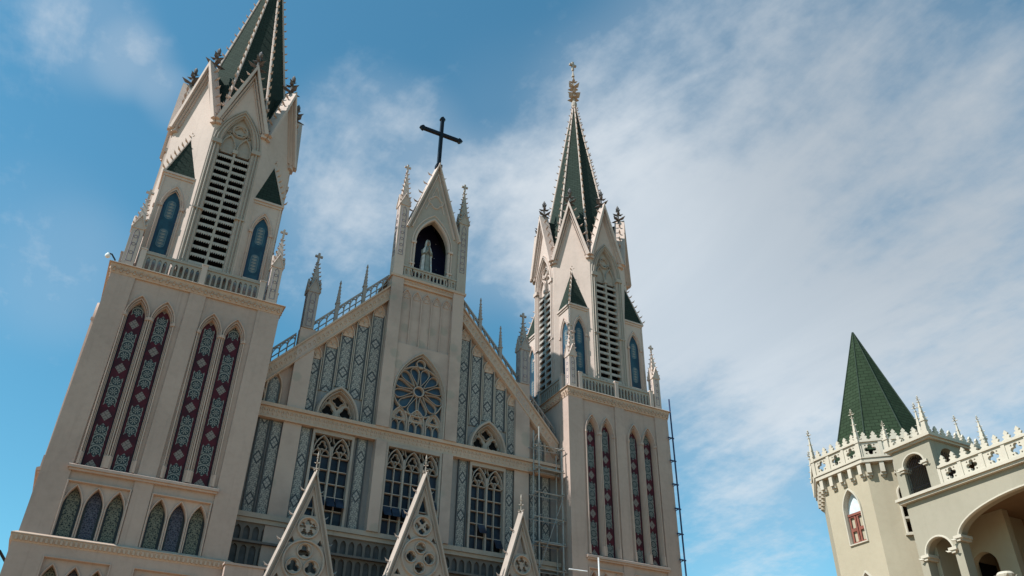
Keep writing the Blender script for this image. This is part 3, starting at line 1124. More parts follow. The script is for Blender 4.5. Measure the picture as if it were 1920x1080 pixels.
m_ = NB(); m_.slab([lancet(-1.25, 1.25, 14.2, 15.9, 18.1, 12)], -.2, -.13)
N(m_, 'rose_glass', 'rose_glass', ro)
# ornament panels
tops = ((4.67, 16.68, 0.3), (4.03, 17.36, 1.05), (3.41, 18.08, .45), (2.78, 18.78, 1.2), (2.14, 19.47, .55))
for sg in (-1, 1):
    for c, zt, ph in tops:
        u = sg * c
        z0 = 14.3
        if abs(c - 3.42) < .92: z0 = 14.3 + 1.36 * max(0, 1 - ((abs(c - 3.42)) / .93) ** 2) ** .5 + .0
        m_ = NB()
        m_.box(u - .228, u + .228, z0, zt, -.17, -.13)
        for vi in range(len(m_.v)): m_.uvs[vi] = ((m_.uvs[vi][0] - u) * .84, m_.uvs[vi][1] - 14.3 - ph)
        pn = N(m_, 'ornament_panel', 'ornament')
        q = NB()
        for s2 in (-1, 1):
            q.box(u + s2 * .245 - .015, u + s2 * .245 + .015, z0, zt + .1, -.17, -.085)
        N(q, 'panel_border', 'dark_line', pn)
        q = NB()
        for s2 in (-1, 1): q.box(u + s2 * .281 - .019, u + s2 * .281 + .019, z0 - .02, zt + .12, -.17, -.06)
        N(q, 'panel_rib', 'grey_stone', pn)
        q = NB()
        q.strip(arch(u - .262, u + .262, zt + .1, zt + .62, 7), .034, -.19, -.05)
        q.slab([arch(u - .24, u + .24, zt + .02, zt + .6, 7)], -.19, -.11)
        for k in (-.1, .1): q.strip(arch(u + k - .1, u + k + .1, zt + .12, zt + .3, 4), .015, -.12, -.08)
        N(q, 'panel_arch', 'frieze', pn)
    u = sg * 6.1
    m_ = NB()
    m_.slab([lancet(u - .24, u + .24, 14.25, 15.0, 15.5, 6)], -.2, -.15, (u, 14.0))
    pn = N(m_, 'ornament_panel', 'ornament')
    q = NB(); q.strip([(u - .3, 14.2)] + arch(u - .3, u + .3, 15.0, 15.7, 7) + [(u + .3, 14.2)], .04, -.2, -.06)
    q.strip(arch(u - .3 - sg * -.62, u + .3 - sg * -.62, 14.55, 15.1, 6), .03, -.2, -.06)
    N(q, 'panel_arch', 'frieze', pn)
for u0, u1, ph in ((-4.76, -4.36, .4), (-2.42, -1.98, 1.0), (2.14, 2.54, 1.0), (4.42, 4.76, .4), (-6.42, -6.02, .2), (-5.86, -5.55, .9), (5.62, 5.95, .6), (6.2, 6.6, 1.1)):
    u = (u0 + u1) / 2
    m_ = NB(); m_.box(u - .19, u + .19, 9.88, 13.56, -.17, -.12)
    for vi in range(len(m_.v)): m_.uvs[vi] = (m_.uvs[vi][0] - u, m_.uvs[vi][1] - 10.2 - ph)
    pn = N(m_, 'ornament_panel', 'ornament')
    q = NB()
    for s2 in (-1, 1): q.box(u + s2 * .21 - .02, u + s2 * .21 + .02, 9.86, 13.59, -.17, -.07)
    N(q, 'panel_border', 'dark_line', pn)
# trefoil windows
for c in (-3.42, 3.42):
    m_ = NB()
    m_.strip(arch(c - .84, c + .84, 14.2, 15.56, 12), .085, -.3, .1)
    m_.strip(arch(c - .74, c + .74, 14.2, 15.42, 12), .03, -.3, .02)
    A_ = arch(c - .8, c + .8, 14.25, 15.48, 12)
    m_.slab([A_, foil(c, 15.02, 4, .135, .108), foil(c - .375, 14.55, 3, .125, .135), foil(c + .375, 14.55, 3, .125, .135), tri(c, 14.7, .075, -90),
             tri(c - .43, 15.0, .1, 40), tri(c + .43, 15.0, .1, 140)], -.32, -.22)
    for f in (foil(c, 15.02, 4, .145, .12), foil(c - .375, 14.55, 3, .135, .147), foil(c + .375, 14.55, 3, .135, .147)):
        m_.strip(f, .022, -.25, -.15, True)
    tw = N(m_, 'trefoil_window', 'porch_stone')
    m_ = NB(); m_.slab([arch(c - .815, c + .815, 14.25, 15.5, 12)], -.40, -.33)
    N(m_, 'glass', 'dark_void', tw)


def tall_window(c, half, lights, openp):
    m_ = NB()
    d = .16 if lights == 3 else -.02
    m_.box(c - half - .0, c - half + .09, 9.84, 13.58, -.5, d)
    m_.box(c + half - .09, c + half, 9.84, 13.58, -.5, d)
    m_.box(c - half + .09, c + half - .09, 13.43, 13.59, -.5, d - .003)
    a, b = c - half + .09, c + half - .09
    st = (b - a) / lights
    D0, D1 = (-.3, -.12) if lights < 3 else (-.15, .04)
    for i in range(1, lights): m_.box(a + st * i - .035, a + st * i + .035, 9.86, 13.0, D0, D1 + .03)
    holes = []
    for i in range(lights):
        u0 = a + st * i; uc = u0 + st / 2; h = st / 2 - .04
        m_.strip([(uc - h, 12.6)] + arch(uc - h, uc + h, 12.72, 13.4, 9) + [(uc + h, 12.6)], .032, D0, D1 + .05)
        m_.strip(foil(uc, 12.98, 3, .1, .1), .02, D0 + .03, D1, True)
        for q in (-.5, .5):
            m_.strip(arch(uc + q * h - h / 2 + .02, uc + q * h + h / 2 - .02, 12.6, 12.84, 5), .018, D0 + .03, D1)
        m_.strip([(uc, 12.55), (uc - .06, 12.76), (uc, 12.85), (uc + .06, 12.76), (uc, 12.55)], .018, D0 + .03, D1 + .02)
        m_.box(uc - .017, uc + .017, 9.86, 12.6, D0, D1 - .02)
        for z in (12.6, 12.04, 11.5, 10.98, 10.45):
            m_.box(u0 + .035, uc - .018, z - .016, z + .016, D0 + .02, D1 - .03); m_.box(uc + .018, u0 + st - .035, z - .016, z + .016, D0 + .02, D1 - .03)
        for q in (u0, u0 + st):
            m_.strip([(q - .11 if q > u0 else q + .02, 13.42), (q - .05 if q > u0 else q + .05, 13.25), (q - .12 if q > u0 else q + .12, 13.15)], .018, D0 + .03, D1)
    tw = N(m_, 'tall_window', 'porch_stone')
    m_ = NB(); m_.box(c - half + .02, c + half - .02, 9.86, 12.6, D0 - .03, D0 + .01)
    N(m_, 'glass', 'window_glass', tw)
    m_ = NB(); m_.box(c - half + .02, c + half - .02, 12.6, 13.5, D0 - .03, D0 + .0)
    N(m_, 'glass', 'dark_void', tw)
    v_ = NB()
    for (i, col, row) in openp:
        m_ = NB()
        u0 = a + st * i + (.04 if col == 0 else st / 2 + .02); u1 = u0 + st / 2 - .06
        zt = (12.6, 12.04, 11.5, 10.98, 10.45, 9.92)[row] - .02; zb = (12.6, 12.04, 11.5, 10.98, 10.45, 9.92)[row + 1] + .02
        m_.add([(u0, zt, D1 - .01), (u1, zt, D1 - .01), (u1, zb + .07, D1 + .26), (u0, zb + .07, D1 + .26),
                (u0, zt, D1 - .03), (u1, zt, D1 - .03), (u1, zb + .07, D1 + .24), (u0, zb + .07, D1 + .24)],
               [(0, 3, 2, 1), (4, 5, 6, 7), (0, 1, 5, 4), (2, 3, 7, 6), (1, 2, 6, 5), (0, 4, 7, 3)])
        v_.box(u0, u1, zb - .02, zt, D0 + .012, D0 + .03)
        N(m_, 'open_pane', 'window_glass', tw)
    if openp:
        N(v_, 'pane_opening', 'dark_void', tw)


tall_window(-3.42, .86, 2, [(1, 0, 3), (1, 1, 3), (0, 1, 3)])
tall_window(0.0, 1.24, 3, [(0, 0, 3), (0, 1, 3), (1, 0, 3), (2, 1, 2)])
tall_window(3.5, .86, 2, [(0, 1, 3), (1, 1, 4)])
# gallery under the sill
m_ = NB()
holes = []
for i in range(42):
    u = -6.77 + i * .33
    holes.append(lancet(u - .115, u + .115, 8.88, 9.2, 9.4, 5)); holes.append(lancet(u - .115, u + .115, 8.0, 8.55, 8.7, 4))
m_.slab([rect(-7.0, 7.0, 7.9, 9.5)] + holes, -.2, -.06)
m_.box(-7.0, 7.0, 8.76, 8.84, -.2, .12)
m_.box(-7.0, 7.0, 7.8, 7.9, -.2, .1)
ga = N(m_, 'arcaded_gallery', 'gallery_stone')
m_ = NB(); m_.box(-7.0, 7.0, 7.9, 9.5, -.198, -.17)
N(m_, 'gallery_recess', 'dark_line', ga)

# niche tower over the central bay
m_ = NB()
w0 = 1.36
out = [(-w0, 21.78), (w0, 21.78), (w0, 24.7), (0, 29.1), (-w0, 24.7)]
m_.slab([out, lancet(-.86, .86, 21.85, 23.9, 25.5, 12)], -.12, .18)
m_.box(-w0, -w0 + .14, 21.78, 24.7, -1.5, -.121); m_.box(w0 - .14, w0, 21.78, 24.7, -1.5, -.121)
m_.slab([[(-w0, 21.78), (w0, 21.78), (w0, 24.7), (0, 28.9), (-w0, 24.7)]], -1.62, -1.5)
ni = N(m_, 'niche_tower', 'grey_stone')
m_ = NB()
for sg in (-1, 1):
    m_.slab([[(sg * w0, 24.55), (sg * (w0 - .12), 24.55), (0, 28.62), (0, 28.98)]], -1.5, -.13)
N(m_, 'niche_roof', 'green_tiles', ni)
m_ = NB(); m_.box(-1.2, 1.2, 21.79, 24.6, -1.2, -1.1); m_.box(-1.215, -1.2, 21.79, 24.6, -1.1, -.125); m_.box(1.2, 1.215, 21.79, 24.6, -1.1, -.125)
m_.slab([[(-1.2, 24.601), (1.2, 24.601), (0, 27.0)]], -1.2, -1.1)
N(m_, 'starry_vault', 'starry_vault', ni)
m_ = NB()
m_.strip([(-.9, 21.8)] + arch(-.9, .9, 23.9, 25.58, 12) + [(.9, 21.8)], .06, .1, .25)
m_.strip([(-1.03, 21.8)] + arch(-1.03, 1.03, 23.9, 25.85, 12) + [(1.03, 21.8)], .045, .1, .22)
for sg in (-1, 1):
    m_.box(sg * .96 - .12, sg * .96 + .12, 23.82, 23.94, .1, .28); m_.box(sg * .96 - .12, sg * .96 + .12, 22.6, 22.68, .1, .26)
m_.strip([(-w0 - .02, 24.62), (0, 29.15), (w0 + .02, 24.62)], .10, -.3, .36)
m_.strip([(-w0 + .24, 24.75), (0, 28.5), (w0 - .24, 24.75)], .05, .1, .26)
m_.strip(foil(0, 26.7, 4, .2, .19), .04, .15, .23, True)
m_.strip([(-.5, 26.1), (0, 27.7), (.5, 26.1)], .035, .15, .22)
for sg in (-1, 1):
    for i in range(6):
        f = (i + .6) / 6.6
        m_.leaf(m_.P(sg * (w0 * (1 - f) + .1), 24.75 + 4.4 * f, .05), m_.U * sg + Vector((0, 0, .15)), .24, .08, .5)
N(m_, 'niche_gable', 'pale_stone', ni)
m_ = NB()
m_.slab([rect(-1.32, 1.32, 21.84, 22.3)] + [lancet(-1.2 + i * .1846 - .06, -1.2 + i * .1846 + .06, 21.9, 22.12, 22.22, 4) for i in range(14)], .17, .25)
m_.box(-1.34, 1.34, 22.302, 22.38, .14, .29); m_.box(-1.34, 1.34, 21.781, 21.838, .14, .262)
N(m_, 'niche_balustrade', 'baluster_stone')
for sg in (-1, 1):
    x, y = CX + sg * 1.6, 30.98
    m_ = MB(); m_.pinnacle(x, y, 21.782, 25.9, 28.2, .24, .48, 7)
    pn = N(m_, 'pinnacle', 'pale_stone' if sg < 0 else 'grey_stone')
    m_ = MB()
    for a in (-90.0, 180.0, 0.0):
        m_.frame(a, .24, (x, y, 0))
        m_.strip(lancet(-.11, .11, 22.9, 25.4, 25.75, 5), .016, -.01, .014, True)
        for i in range(7): m_.strip(circ(0, 23.1 + i * .36, .075, 8), .014, -.01, .014, True)
    N(m_, 'panel_tracery', 'violet_line', pn)

# ------------------------------------------------------------------ roof cross
xx, xy = CX, 30.86
rc = MB()
z0, z1, za, ar, t = 29.0, 32.55, 31.42, .98, .085
rc.wbox(xx - t, xx + t, xy - t, xy + t, z0, z1 - .12)
rc.wbox(xx - ar, xx - t - .001, xy - t, xy + t, za - t, za + t); rc.wbox(xx + t + .001, xx + ar, xy - t, xy + t, za - t, za + t)
rc.frame(-90.0, 0.0, (xx, xy, 0))
for (u, w_, du, dw) in ((0, z1 - .12, 0, 1), (-ar, za, -1, 0), (ar, za, 1, 0)):
    pts = []
    for a, b in ((-.085, 0), (-.15, .05), (-.13, .13), (0, .26), (.13, .13), (.15, .05), (.085, 0)):
        pts.append((u + du * b + dw * a, w_ + dw * b + du * a))
    rc.slab([pts], -.085, .085)
rc.wbox(xx - .16, xx + .16, xy - .14, xy + .14, 29.02, 29.22)
rc_o = thing('roof_cross', (xx, xy, 29.0), 'tall dark iron cross standing on the peak of the middle gable', 'cross')
rc.build('cross_body', 'iron', rc_o)


# ------------------------------------------------------------------ statue in the niche
def statue():
    sx, sy, sz = CX - .12, 30.62 + .55, 21.79
    o = thing('statue', (sx, sy, sz), 'robed white statue of a woman with joined hands in the starry niche', 'statue')
    k = 1.16
    m_ = MB()
    m_.lathe((sx, sy), [(.34 * k, sz), (.34 * k, sz + .22), (.28 * k, sz + .26), (.28 * k, sz + .42)], 8)
    m_.build('pedestal', 'pale_stone', o)
    zb = sz + .42
    # one continuous robed body: stacked ellipse rings, with veil folds
    rings = [(0, .30, .24), (.1, .30, .24), (.35, .27, .22), (.7, .235, .19), (1.0, .215, .17), (1.25, .225, .165), (1.42, .235, .15), (1.52, .17, .12),
             (1.58, .08, .08), (1.64, .075, .08), (1.68, .10, .11), (1.78, .115, .13), (1.88, .10, .12), (1.95, .055, .07), (1.97, .01, .01)]
    n = 28
    vs, fs = [], []
    for (z, a, b) in rings:
        for i in range(n):
            th = 2 * PI * i / n
            fold = 1 + (.05 * math.cos(9 * th) + .03 * math.sin(5 * th)) * (1 if z < 1.2 else 0)
            vs.append((sx + a * .78 * k * fold * math.cos(th), sy + b * k * fold * math.sin(th), zb + z * k))
    for r_ in range(len(rings) - 1):
        for i in range(n):
            j = (i + 1) % n
            fs.append((r_ * n + i, r_ * n + j, (r_ + 1) * n + j, (r_ + 1) * n + i))
    m_ = MB(); m_.raw(vs, fs + [tuple(reversed(range(n)))])
    # forearms joined before the breast and the hands
    for sg in (-1, 1):
        m_.tube([(sx + sg * .19 * k, sy, zb + 1.40 * k), (sx + sg * .20 * k, sy - .06 * k, zb + 1.16 * k), (sx + sg * .12 * k, sy - .20 * k, zb + 1.18 * k), (sx + sg * .03 * k, sy - .25 * k, zb + 1.30 * k)], .07 * k, 8, .04 * k)
    bd = m_.build('robe', 'statue_robe', o)
    m_ = MB()
    for sg in (-1, 1):
        for f in range(4):
            m_.tube([(sx + sg * .014 * k, sy - (.235 + f * .012) * k, zb + 1.27 * k), (sx + sg * .010 * k, sy - (.245 + f * .012) * k, zb + (1.44 - abs(f - 1.5) * .012) * k)], .011 * k, 5)
        m_.tube([(sx + sg * .03 * k, sy - .23 * k, zb + 1.29 * k), (sx + sg * .025 * k, sy - .225 * k, zb + 1.38 * k)], .011 * k, 5)
    # face with brow, nose and chin, set into the veil opening
    m_.lathe((sx, sy - .065 * k), [(.03 * k, zb + 1.655 * k), (.062 * k, zb + 1.69 * k), (.078 * k, zb + 1.77 * k), (.072 * k, zb + 1.84 * k), (.04 * k, zb + 1.885 * k)], 12)
    m_.tube([(sx, sy - .14 * k, zb + 1.80 * k), (sx, sy - .158 * k, zb + 1.755 * k)], .008 * k, 5, .014 * k)
    m_.build('face_and_hands', 'statue_skin', o)
    # veil from the head to the ground, open in front
    vs, fs = [], []
    prof = [(0, .37, .30), (.5, .33, .27), (1.0, .285, .225), (1.35, .275, .20), (1.5, .23, .18), (1.62, .145, .15), (1.8, .14, .16), (1.93, .105, .13), (2.02, .03, .04)]
    mm = 19
    for (z, a, b) in prof:
        for i in range(mm):
            th = R(-52) + R(284) * i / (mm - 1)
            fold = 1 + .035 * math.cos(11 * th)
            for q in (1.0, .94): vs.append((sx + a * .76 * k * fold * q * math.cos(th), sy + b * k * fold * q * math.sin(th), zb + z * k))
    W_ = mm * 2
    for r_ in range(len(prof) - 1):
        for i in range(mm - 1):
            a, b = r_ * W_ + 2 * i, r_ * W_ + 2 * i + 2
            fs += [(a, b, b + W_, a + W_), (b + 1, a + 1, a + 1 + W_, b + 1 + W_)]
        for i in (0, mm - 1):
            a = r_ * W_ + 2 * i
            fs.append((a, a + W_, a + W_ + 1, a + 1))
    m_ = MB(); m_.raw(vs, fs)
    m_.build('veil', 'statue_white', o)


statue()


# ================================================================== porch gables
def porch_gable(X, zt, kind, label):
    yf = 29.38
    o = thing('porch_gable', (CX + X, yf, GZ), label, 'gable', 'steep tracery gables over the church porch')

    def F(): return MB().frame(-90.0, 0.0, (CX + X, yf, 0))
    sl = 3.3
    H = 5.6
    hb = H / sl
    m_ = F()
    big = zt - 3.1; sm = zt - 1.92
    holes = [[(-.02 - .20, zt - 1.47), (.20 + .02, zt - 1.47), (0, zt - .72)]]
    n = 3 if kind == 'tre' else 4
    for cz, cr, cnt, cc, rr_ in ((sm, .36, 5 if kind == 'tre' else 4, .20, .055), (big, .70, n, .36, .10 if n == 3 else .082)):
        for k in range(cnt):
            a = 90 + 360.0 / cnt * k
            fn = 3 if kind == 'tre' else 4
            holes.append(foil(cc * cr / .36 * math.cos(R(a)) * (1 if cr < .5 else .52), cz + cc * cr / .36 * math.sin(R(a)) * (1 if cr < .5 else .52), fn, rr_ * 1.2, rr_ * 1.12, 90))
    for sg in (-1, 1):
        holes.append(tri(sg * .50, zt - 2.42, .14, 90 - sg * 0)); holes.append(tri(sg * .83, zt - 3.72, .15, 90))
        for k in range(4):
            a = 90 * k + 90
            holes.append(foil(sg * .93 + .17 * math.cos(R(a)), zt - 4.35 + .17 * math.sin(R(a)), 3, .05, .052, a))
    holes.append(tri(0, zt - 4.12, .17, 90))
    m_.slab([[(-hb, zt - H), (hb, zt - H), (0, zt)]] + holes, -.2, -.02)
    m_.strip(circ(0, sm, .36, 24), .045, -.1, .07, True)
    m_.strip(circ(0, big, .72, 32), .05, -.1, .07, True)
    for k in range(n):
        a = R(90 + 360 / n * k)
        cc = .36 * .70 / .36 * .52
        m_.strip(circ(cc * math.cos(a), big + cc * math.sin(a), .27 if n == 3 else .215, 18), .028, -.1, .05, True)
    for sg in (-1, 1): m_.strip(circ(sg * .93, zt - 4.35, .3, 18), .035, -.1, .05, True)
    m_.build('gable_tracery', 'porch_stone', o)
    m_ = F()
    m_.strip([(-hb - .05, zt - H), (0, zt + .12), (hb + .05, zt - H)], .07, -.32, .10)
    m_.strip([(-hb + .1, zt - H), (0, zt - .36), (hb - .1, zt - H)], .035, -.2, .05)
    for sg in (-1, 1):
        for i in range(6):
            f = (i + .4) / 6
            m_.leaf(m_.P(sg * (hb * (1 - f) + .1), zt - H + H * f, -.2), m_.U * sg + Vector((0, 0, .2)), .2, .07, .6)
    m_.build('gable_frame', 'porch_stone', o)
    m_ = F()
    p = m_.P(0, zt + .05, -.1)
    m_.fleuron(p.x, p.y, zt + .05, .95, .62)
    m_.build('gable_finial', 'grey_stone', o)
    m_ = F()
    m_.slab([[(-hb - .1, GZ), (hb + .1, GZ), (hb + .1, zt - H - .001), (-hb - .1, zt - H - .001)], lancet(-hb + .35, hb - .35, GZ + .01, 2.4, 4.6)], -1.5, -.02)
    m_.build('portal', 'plaster', o)


porch_gable(-4.32, 11.05, 'tre', 'pointed porch gable with trefoil tracery nearest the larger bell tower')
porch_gable(0.0, 11.8, 'quat', 'tallest porch gable, with quatrefoil tracery, under the rose window')
porch_gable(4.3, 10.95, 'tre', 'porch gable with trefoil tracery beside the scaffold, rightmost of three')

# porch block at the foot of the larger tower
m_ = MB()
m_.wbox(4.75, 6.05, 29.55, 30.9, GZ, 7.55)
m_.wbox(4.70, 6.10, 29.50, 30.9, 7.552, 7.62)
tag(m_.build('buttress', 'plaster'), 'plain cream buttress block at the right foot of the larger bell tower', 'buttress')


# ================================================================== scaffolds and fittings
def scaffold():
    o = thing('scaffold', (17.6, 30.6, GZ), 'grey tube scaffold in the dark corner between church front and right bell tower', 'scaffold')
    xs, ys = (17.25, 18.42), (30.35, 30.85)
    for x in xs:
        for y in ys:
            m_ = MB(); m_.tube([(x, y, GZ), (x, y, 15.6 if x < 18 else 14.6)], .036, 6)
            m_.build('standard', 'scaffold_steel', o)
    for i in range(15):
        m_ = MB()
        z = GZ + 1.2 + i * 1.08
        for y in ys: m_.tube([(xs[0] - .25, y, z), (xs[1] + .15, y, z)], .026, 6)
        for x in xs: m_.tube([(x, ys[0] - .15, z + .04), (x, ys[1] + .1, z + .04)], .026, 6)
        if i % 3 == 1: m_.wbox(xs[0], xs[1], ys[0] + .04, ys[1] - .04, z + .06, z + .10)
        m_.build('ledger', 'scaffold_steel', o)
    for i in range(5):
        m_ = MB()
        z = GZ + 1.2 + i * 3.24
        if z + 3 < 15:
            m_.tube([(xs[0], ys[0] - .03, z), (xs[1], ys[0] - .03, z + 3.1)], .016, 5)
            m_.build('brace', 'scaffold_steel', o)


scaffold()


def mast():
    x, y = 24.42, 29.9
    o = thing('scaffold', (x, y, GZ), 'thin dark blue scaffold mast with short brackets along outer edge of right bell tower', 'scaffold')
    m_ = MB(); m_.tube([(x + .05, y, GZ), (x + .05, y, 18.5)], .042, 6)
    m_.build('standard', 'scaffold_blue', o)
    for i in range(14):
        m_ = MB()
        z = 1.2 + i * 1.17
        m_.tube([(x - .22, y, z), (x + .12, y, z)], .038, 6)
        m_.tube([(x - .2, y, z - .12), (x + .05, y, z + .02)], .02, 5)
        m_.build('bracket', 'scaffold_blue', o)


mast()
o = thing('scaffold', (19.9, 29.7, GZ), 'short pale pole rising to the window sill of the right bell tower', 'scaffold pole')
m_ = MB(); m_.tube([(19.72, 29.68, GZ), (19.72, 29.68, 9.95)], .035, 6); m_.build('standard', 'white_gloss', o)
m_ = MB(); m_.tube([(18.3, 29.75, 9.3), (19.1, 29.62, 9.28)], .028, 6); m_.build('ledger', 'white_gloss', o)


def globe(name, c, r_, arm, mt, label, cat):
    o = thing(name, c, label, cat)
    n = 10
    m_ = MB(); m_.lathe((c[0], c[1]), [(max(.004, r_ * math.sin(PI * i / n)), c[2] - r_ * math.cos(PI * i / n)) for i in range(n + 1)], 14)
    m_.lathe((c[0], c[1]), [(r_ * .5, c[2] + r_ * .8), (r_ * .5, c[2] + r_ * 1.15)], 10)
    m_.build('globe', mt, o)
    m_ = MB(); m_.tube([(c[0], c[1], c[2] + r_ * 1.1), (c[0] + arm[0] * .4, c[1], c[2] + r_ * 1.1), (c[0] + arm[0], c[1], c[2] + arm[1])], r_ * .3, 6)
    m_.build('arm', 'iron', o)


globe('security_camera', (-1.70, 29.95, 18.22), .10, (.30, -.12), 'white_gloss', 'small white globe on an arm at the top left corner of the larger bell tower', 'security camera')
globe('wall_lamp', (-2.12, 30.3, 7.02), .16, (.62, -.25), 'navy_gloss', 'dark blue round lamp sticking out from the left side of the larger bell tower', 'lamp')


# ================================================================== palace at the right
PX = 27.0
pal = thing('palace', (PX, 15.0, GZ), 'cream arcaded building with quatrefoil parapet and corner pavilion at right edge', 'building')


def PB(d=0.0): return MB().frame(180.0, 0.0, (PX - d, 0, 0))       # u = -y, outwards = towards -x


def PF(y): return MB().frame(-90.0, 0.0, (0, y, 0))                 # u = x, outwards = towards -y


def Pn(m_, name, mt, par=None): return m_.build(name, mt, par or pal)


m_ = PB()
wall_out = rect(-19.95, -7.0, GZ, 10.6)
small = round_arch(-19.66, -18.52, GZ + .02, 8.62, .58)
bigar = round_arch(-18.22, -12.3, GZ + .02, 8.95, .98, 24)
m_.slab([wall_out, small, bigar], -.45, 0.0)
Pn(m_, 'arcade_wall', 'ivory_wall')
m_ = PB()
m_.strip(arch_pts := [(p[0], p[1]) for p in bigar[1:-1]], .05, -.1, .03)
m_.strip(small[1:-1], .05, -.1, .03)
Pn(m_, 'arch_moulding', 'ivory_paint')
for u, z in ((-18.52, 8.62), (-19.66, 8.62), (-18.22, 8.95), (-12.3, 8.95)):
    m_ = PB()
    s_ = 1 if u in (-19.66, -18.22) else -1
    m_.box(u - .16, u + .16, z - .05, z + .05, -.5, .10)
    m_.box(u - .11, u + .11, z - .14, z - .052, -.48, .06)
    for k in (-1, 1): m_.leaf(m_.P(u + k * .1, z - .1, .08), m_.U * k + m_.D * .6, .16, .07, .4)
    Pn(m_, 'capital', 'ivory_paint')
# side wall, loggia inside, floor and roof slab
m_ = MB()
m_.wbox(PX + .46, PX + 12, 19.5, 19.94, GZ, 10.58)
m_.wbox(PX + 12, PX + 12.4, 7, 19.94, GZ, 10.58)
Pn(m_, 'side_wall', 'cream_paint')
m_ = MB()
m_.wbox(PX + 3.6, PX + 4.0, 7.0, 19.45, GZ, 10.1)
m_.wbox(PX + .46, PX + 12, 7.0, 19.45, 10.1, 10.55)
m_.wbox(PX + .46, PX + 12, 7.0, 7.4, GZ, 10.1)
Pn(m_, 'loggia_interior', 'shaded_ochre')
m_ = MB().frame(180.0, 0.0, (PX + 1.9, 0, 0))
m_.slab([rect(-19.49, -17.6, 6.0, 10.09), round_arch(-19.3, -18.3, 6.02, 8.35, .5)], -.3, 0)
m_.slab([rect(-19.49, -17.6, GZ, 5.999), rect(-19.3, -18.3, GZ + .02, 5.9)], -.3, 0)
Pn(m_, 'inner_arch', 'cream_paint')
m_ = MB().frame(-90.0, 0.0, (0, 18.0, 0))
m_.slab([rect(PX + 1.95, PX + 3.59, 7.6, 10.09)], -.3, 0)
Pn(m_, 'loggia_pier', 'cream_paint')
m_ = MB().frame(180.0, 0.0, (PX + 3.6, 0, 0))
m_.strip([(-17.05, 4.0)] + arch(-17.05, -14.9, 8.2, 9.95, 10) + [(-14.9, 4.0)], .10, -.05, .12)
dr = Pn(m_, 'door_frame', 'ivory_paint')
m_ = MB().frame(180.0, 0.0, (PX + 3.6, 0, 0))
m_.slab([lancet(-17.0, -14.95, GZ, 8.2, 9.9)], 0.0, .05)
Pn(m_, 'door', 'door_red', dr)
m_ = MB().frame(-90.0, 0.0, (0, 19.5, 0))
m_.box(PX + 2.6, PX + 3.55, GZ, 8.75, 0.01, .03)
Pn(m_, 'doorway', 'dark_void')
m_ = PB()
m_.lathe((PX + .1, 17.05), [(.13, GZ), (.12, 6.9), (.14, 7.0), (.17, 7.1), (.15, 7.16), (.26, 7.34), (.28, 7.42), (.22, 7.5), (.06, 7.52)], 14)
for k in range(4): m_.leaf((PX + .1, 17.05, 7.25), (math.cos(R(45 + 90 * k)), math.sin(R(45 + 90 * k)), 0), .34, .12, .5)
Pn(m_, 'column', 'ivory_paint')
o = thing('wall_lamp', (PX + 3.55, 18.72, 8.4), 'small dark round lamp on the shaded wall inside the big palace arch', 'lamp')
m_ = MB(); m_.frame(180.0, 0.0, (PX + 3.55, 18.72, 0)); m_.slab([circ(0, 8.42, .14, 18)], -.05, .08); m_.build('lamp_ring', 'iron', o)
m_ = MB(); m_.frame(180.0, 0.0, (PX + 3.55, 18.72, 0)); m_.slab([circ(0, 8.42, .07, 14)], .081, .12); m_.build('lamp_glass', 'white_gloss', o)
# ledge
m_ = PB()
m_.box(-20.12, -7.0, 10.601, 10.70, -.4, .16)
m_.box(-20.2, -7.0, 10.702, 10.80, -.4, .24)
Pn(m_, 'ledge', 'ivory_paint')


def crest(m_, u0, u1, z, pitch=.42, h=.36, d=-.1):
    n = max(1, round((u1 - u0) / pitch))
    st = (u1 - u0) / n
    for i in range(n):
        u = u0 + st * (i + .5)
        prof = [(-.15, 0), (.15, 0), (.16, .05), (.09, .09), (.14, .16), (.10, .20), (.045, .20), (.085, .27), (.05, .31), (0, .38), (-.05, .31), (-.085, .27), (-.045, .20), (-.10, .20), (-.14, .16), (-.09, .09), (-.16, .05)]
        m_.slab([[(u + a, z + b * h / .38) for a, b in prof]], d - .04, d + .04)


def parapet(m_, u0, u1, z0, z1, n, d0=-.16, d1=-.02):
    """row of n quatrefoil panels"""
    st = (u1 - u0) / n
    zc = (z0 + z1) / 2
    q = min(st * .8, (z1 - z0) * .8) / 2
    holes = []
    for i in range(n):
        c = u0 + st * (i + .5)
        holes.append(foil(c, zc, 4, q * .56, q * .36, 90))
        for a in (45, 135, 225, 315):
            holes.append(tri(c + q * .86 * math.cos(R(a)) * 1.12, zc + q * .86 * math.sin(R(a)) * 1.12, q * .2, a + 180))
    m_.slab([rect(u0, u1, z0, z1)] + holes, d0, d1)
    m_.box(u0, u1, z1 + .001, z1 + .09, d0 - .04, d1 + .06)
    m_.box(u0, u1, z0 - .06, z0 - .001, d0 - .04, d1 + .06)
    for i in range(n + 1):
        u = u0 + st * i
        m_.box(u - .07, u + .07, z0 - .001, z1 - .001, d0 - .02, d1 + .035)


m_ = PB()
parapet(m_, -18.28, -8.08, 10.86, 11.44, 12)
crest(m_, -18.3, -8.1, 11.53, .42, .38)
Pn(m_, 'parapet', 'ivory_paint')


def slim_pinnacle(x, y, z, h, mt='ivory_paint', par=None):
    m_ = MB()
    w_ = .085
    m_.wbox(x - w_, x + w_, y - w_, y + w_, z, z + h * .30)
    m_.wbox(x - w_ * 1.3, x + w_ * 1.3, y - w_ * 1.3, y + w_ * 1.3, z + h * .30 + .001, z + h * .34)
    m_.spirelet(x, y, z + h * .34, z + h * .9, w_, 4, .09)
    m_.fleuron(x, y, z + h * .84, h * .16, 1.3)
    return m_.build('pinnacle', mt, par or pal)


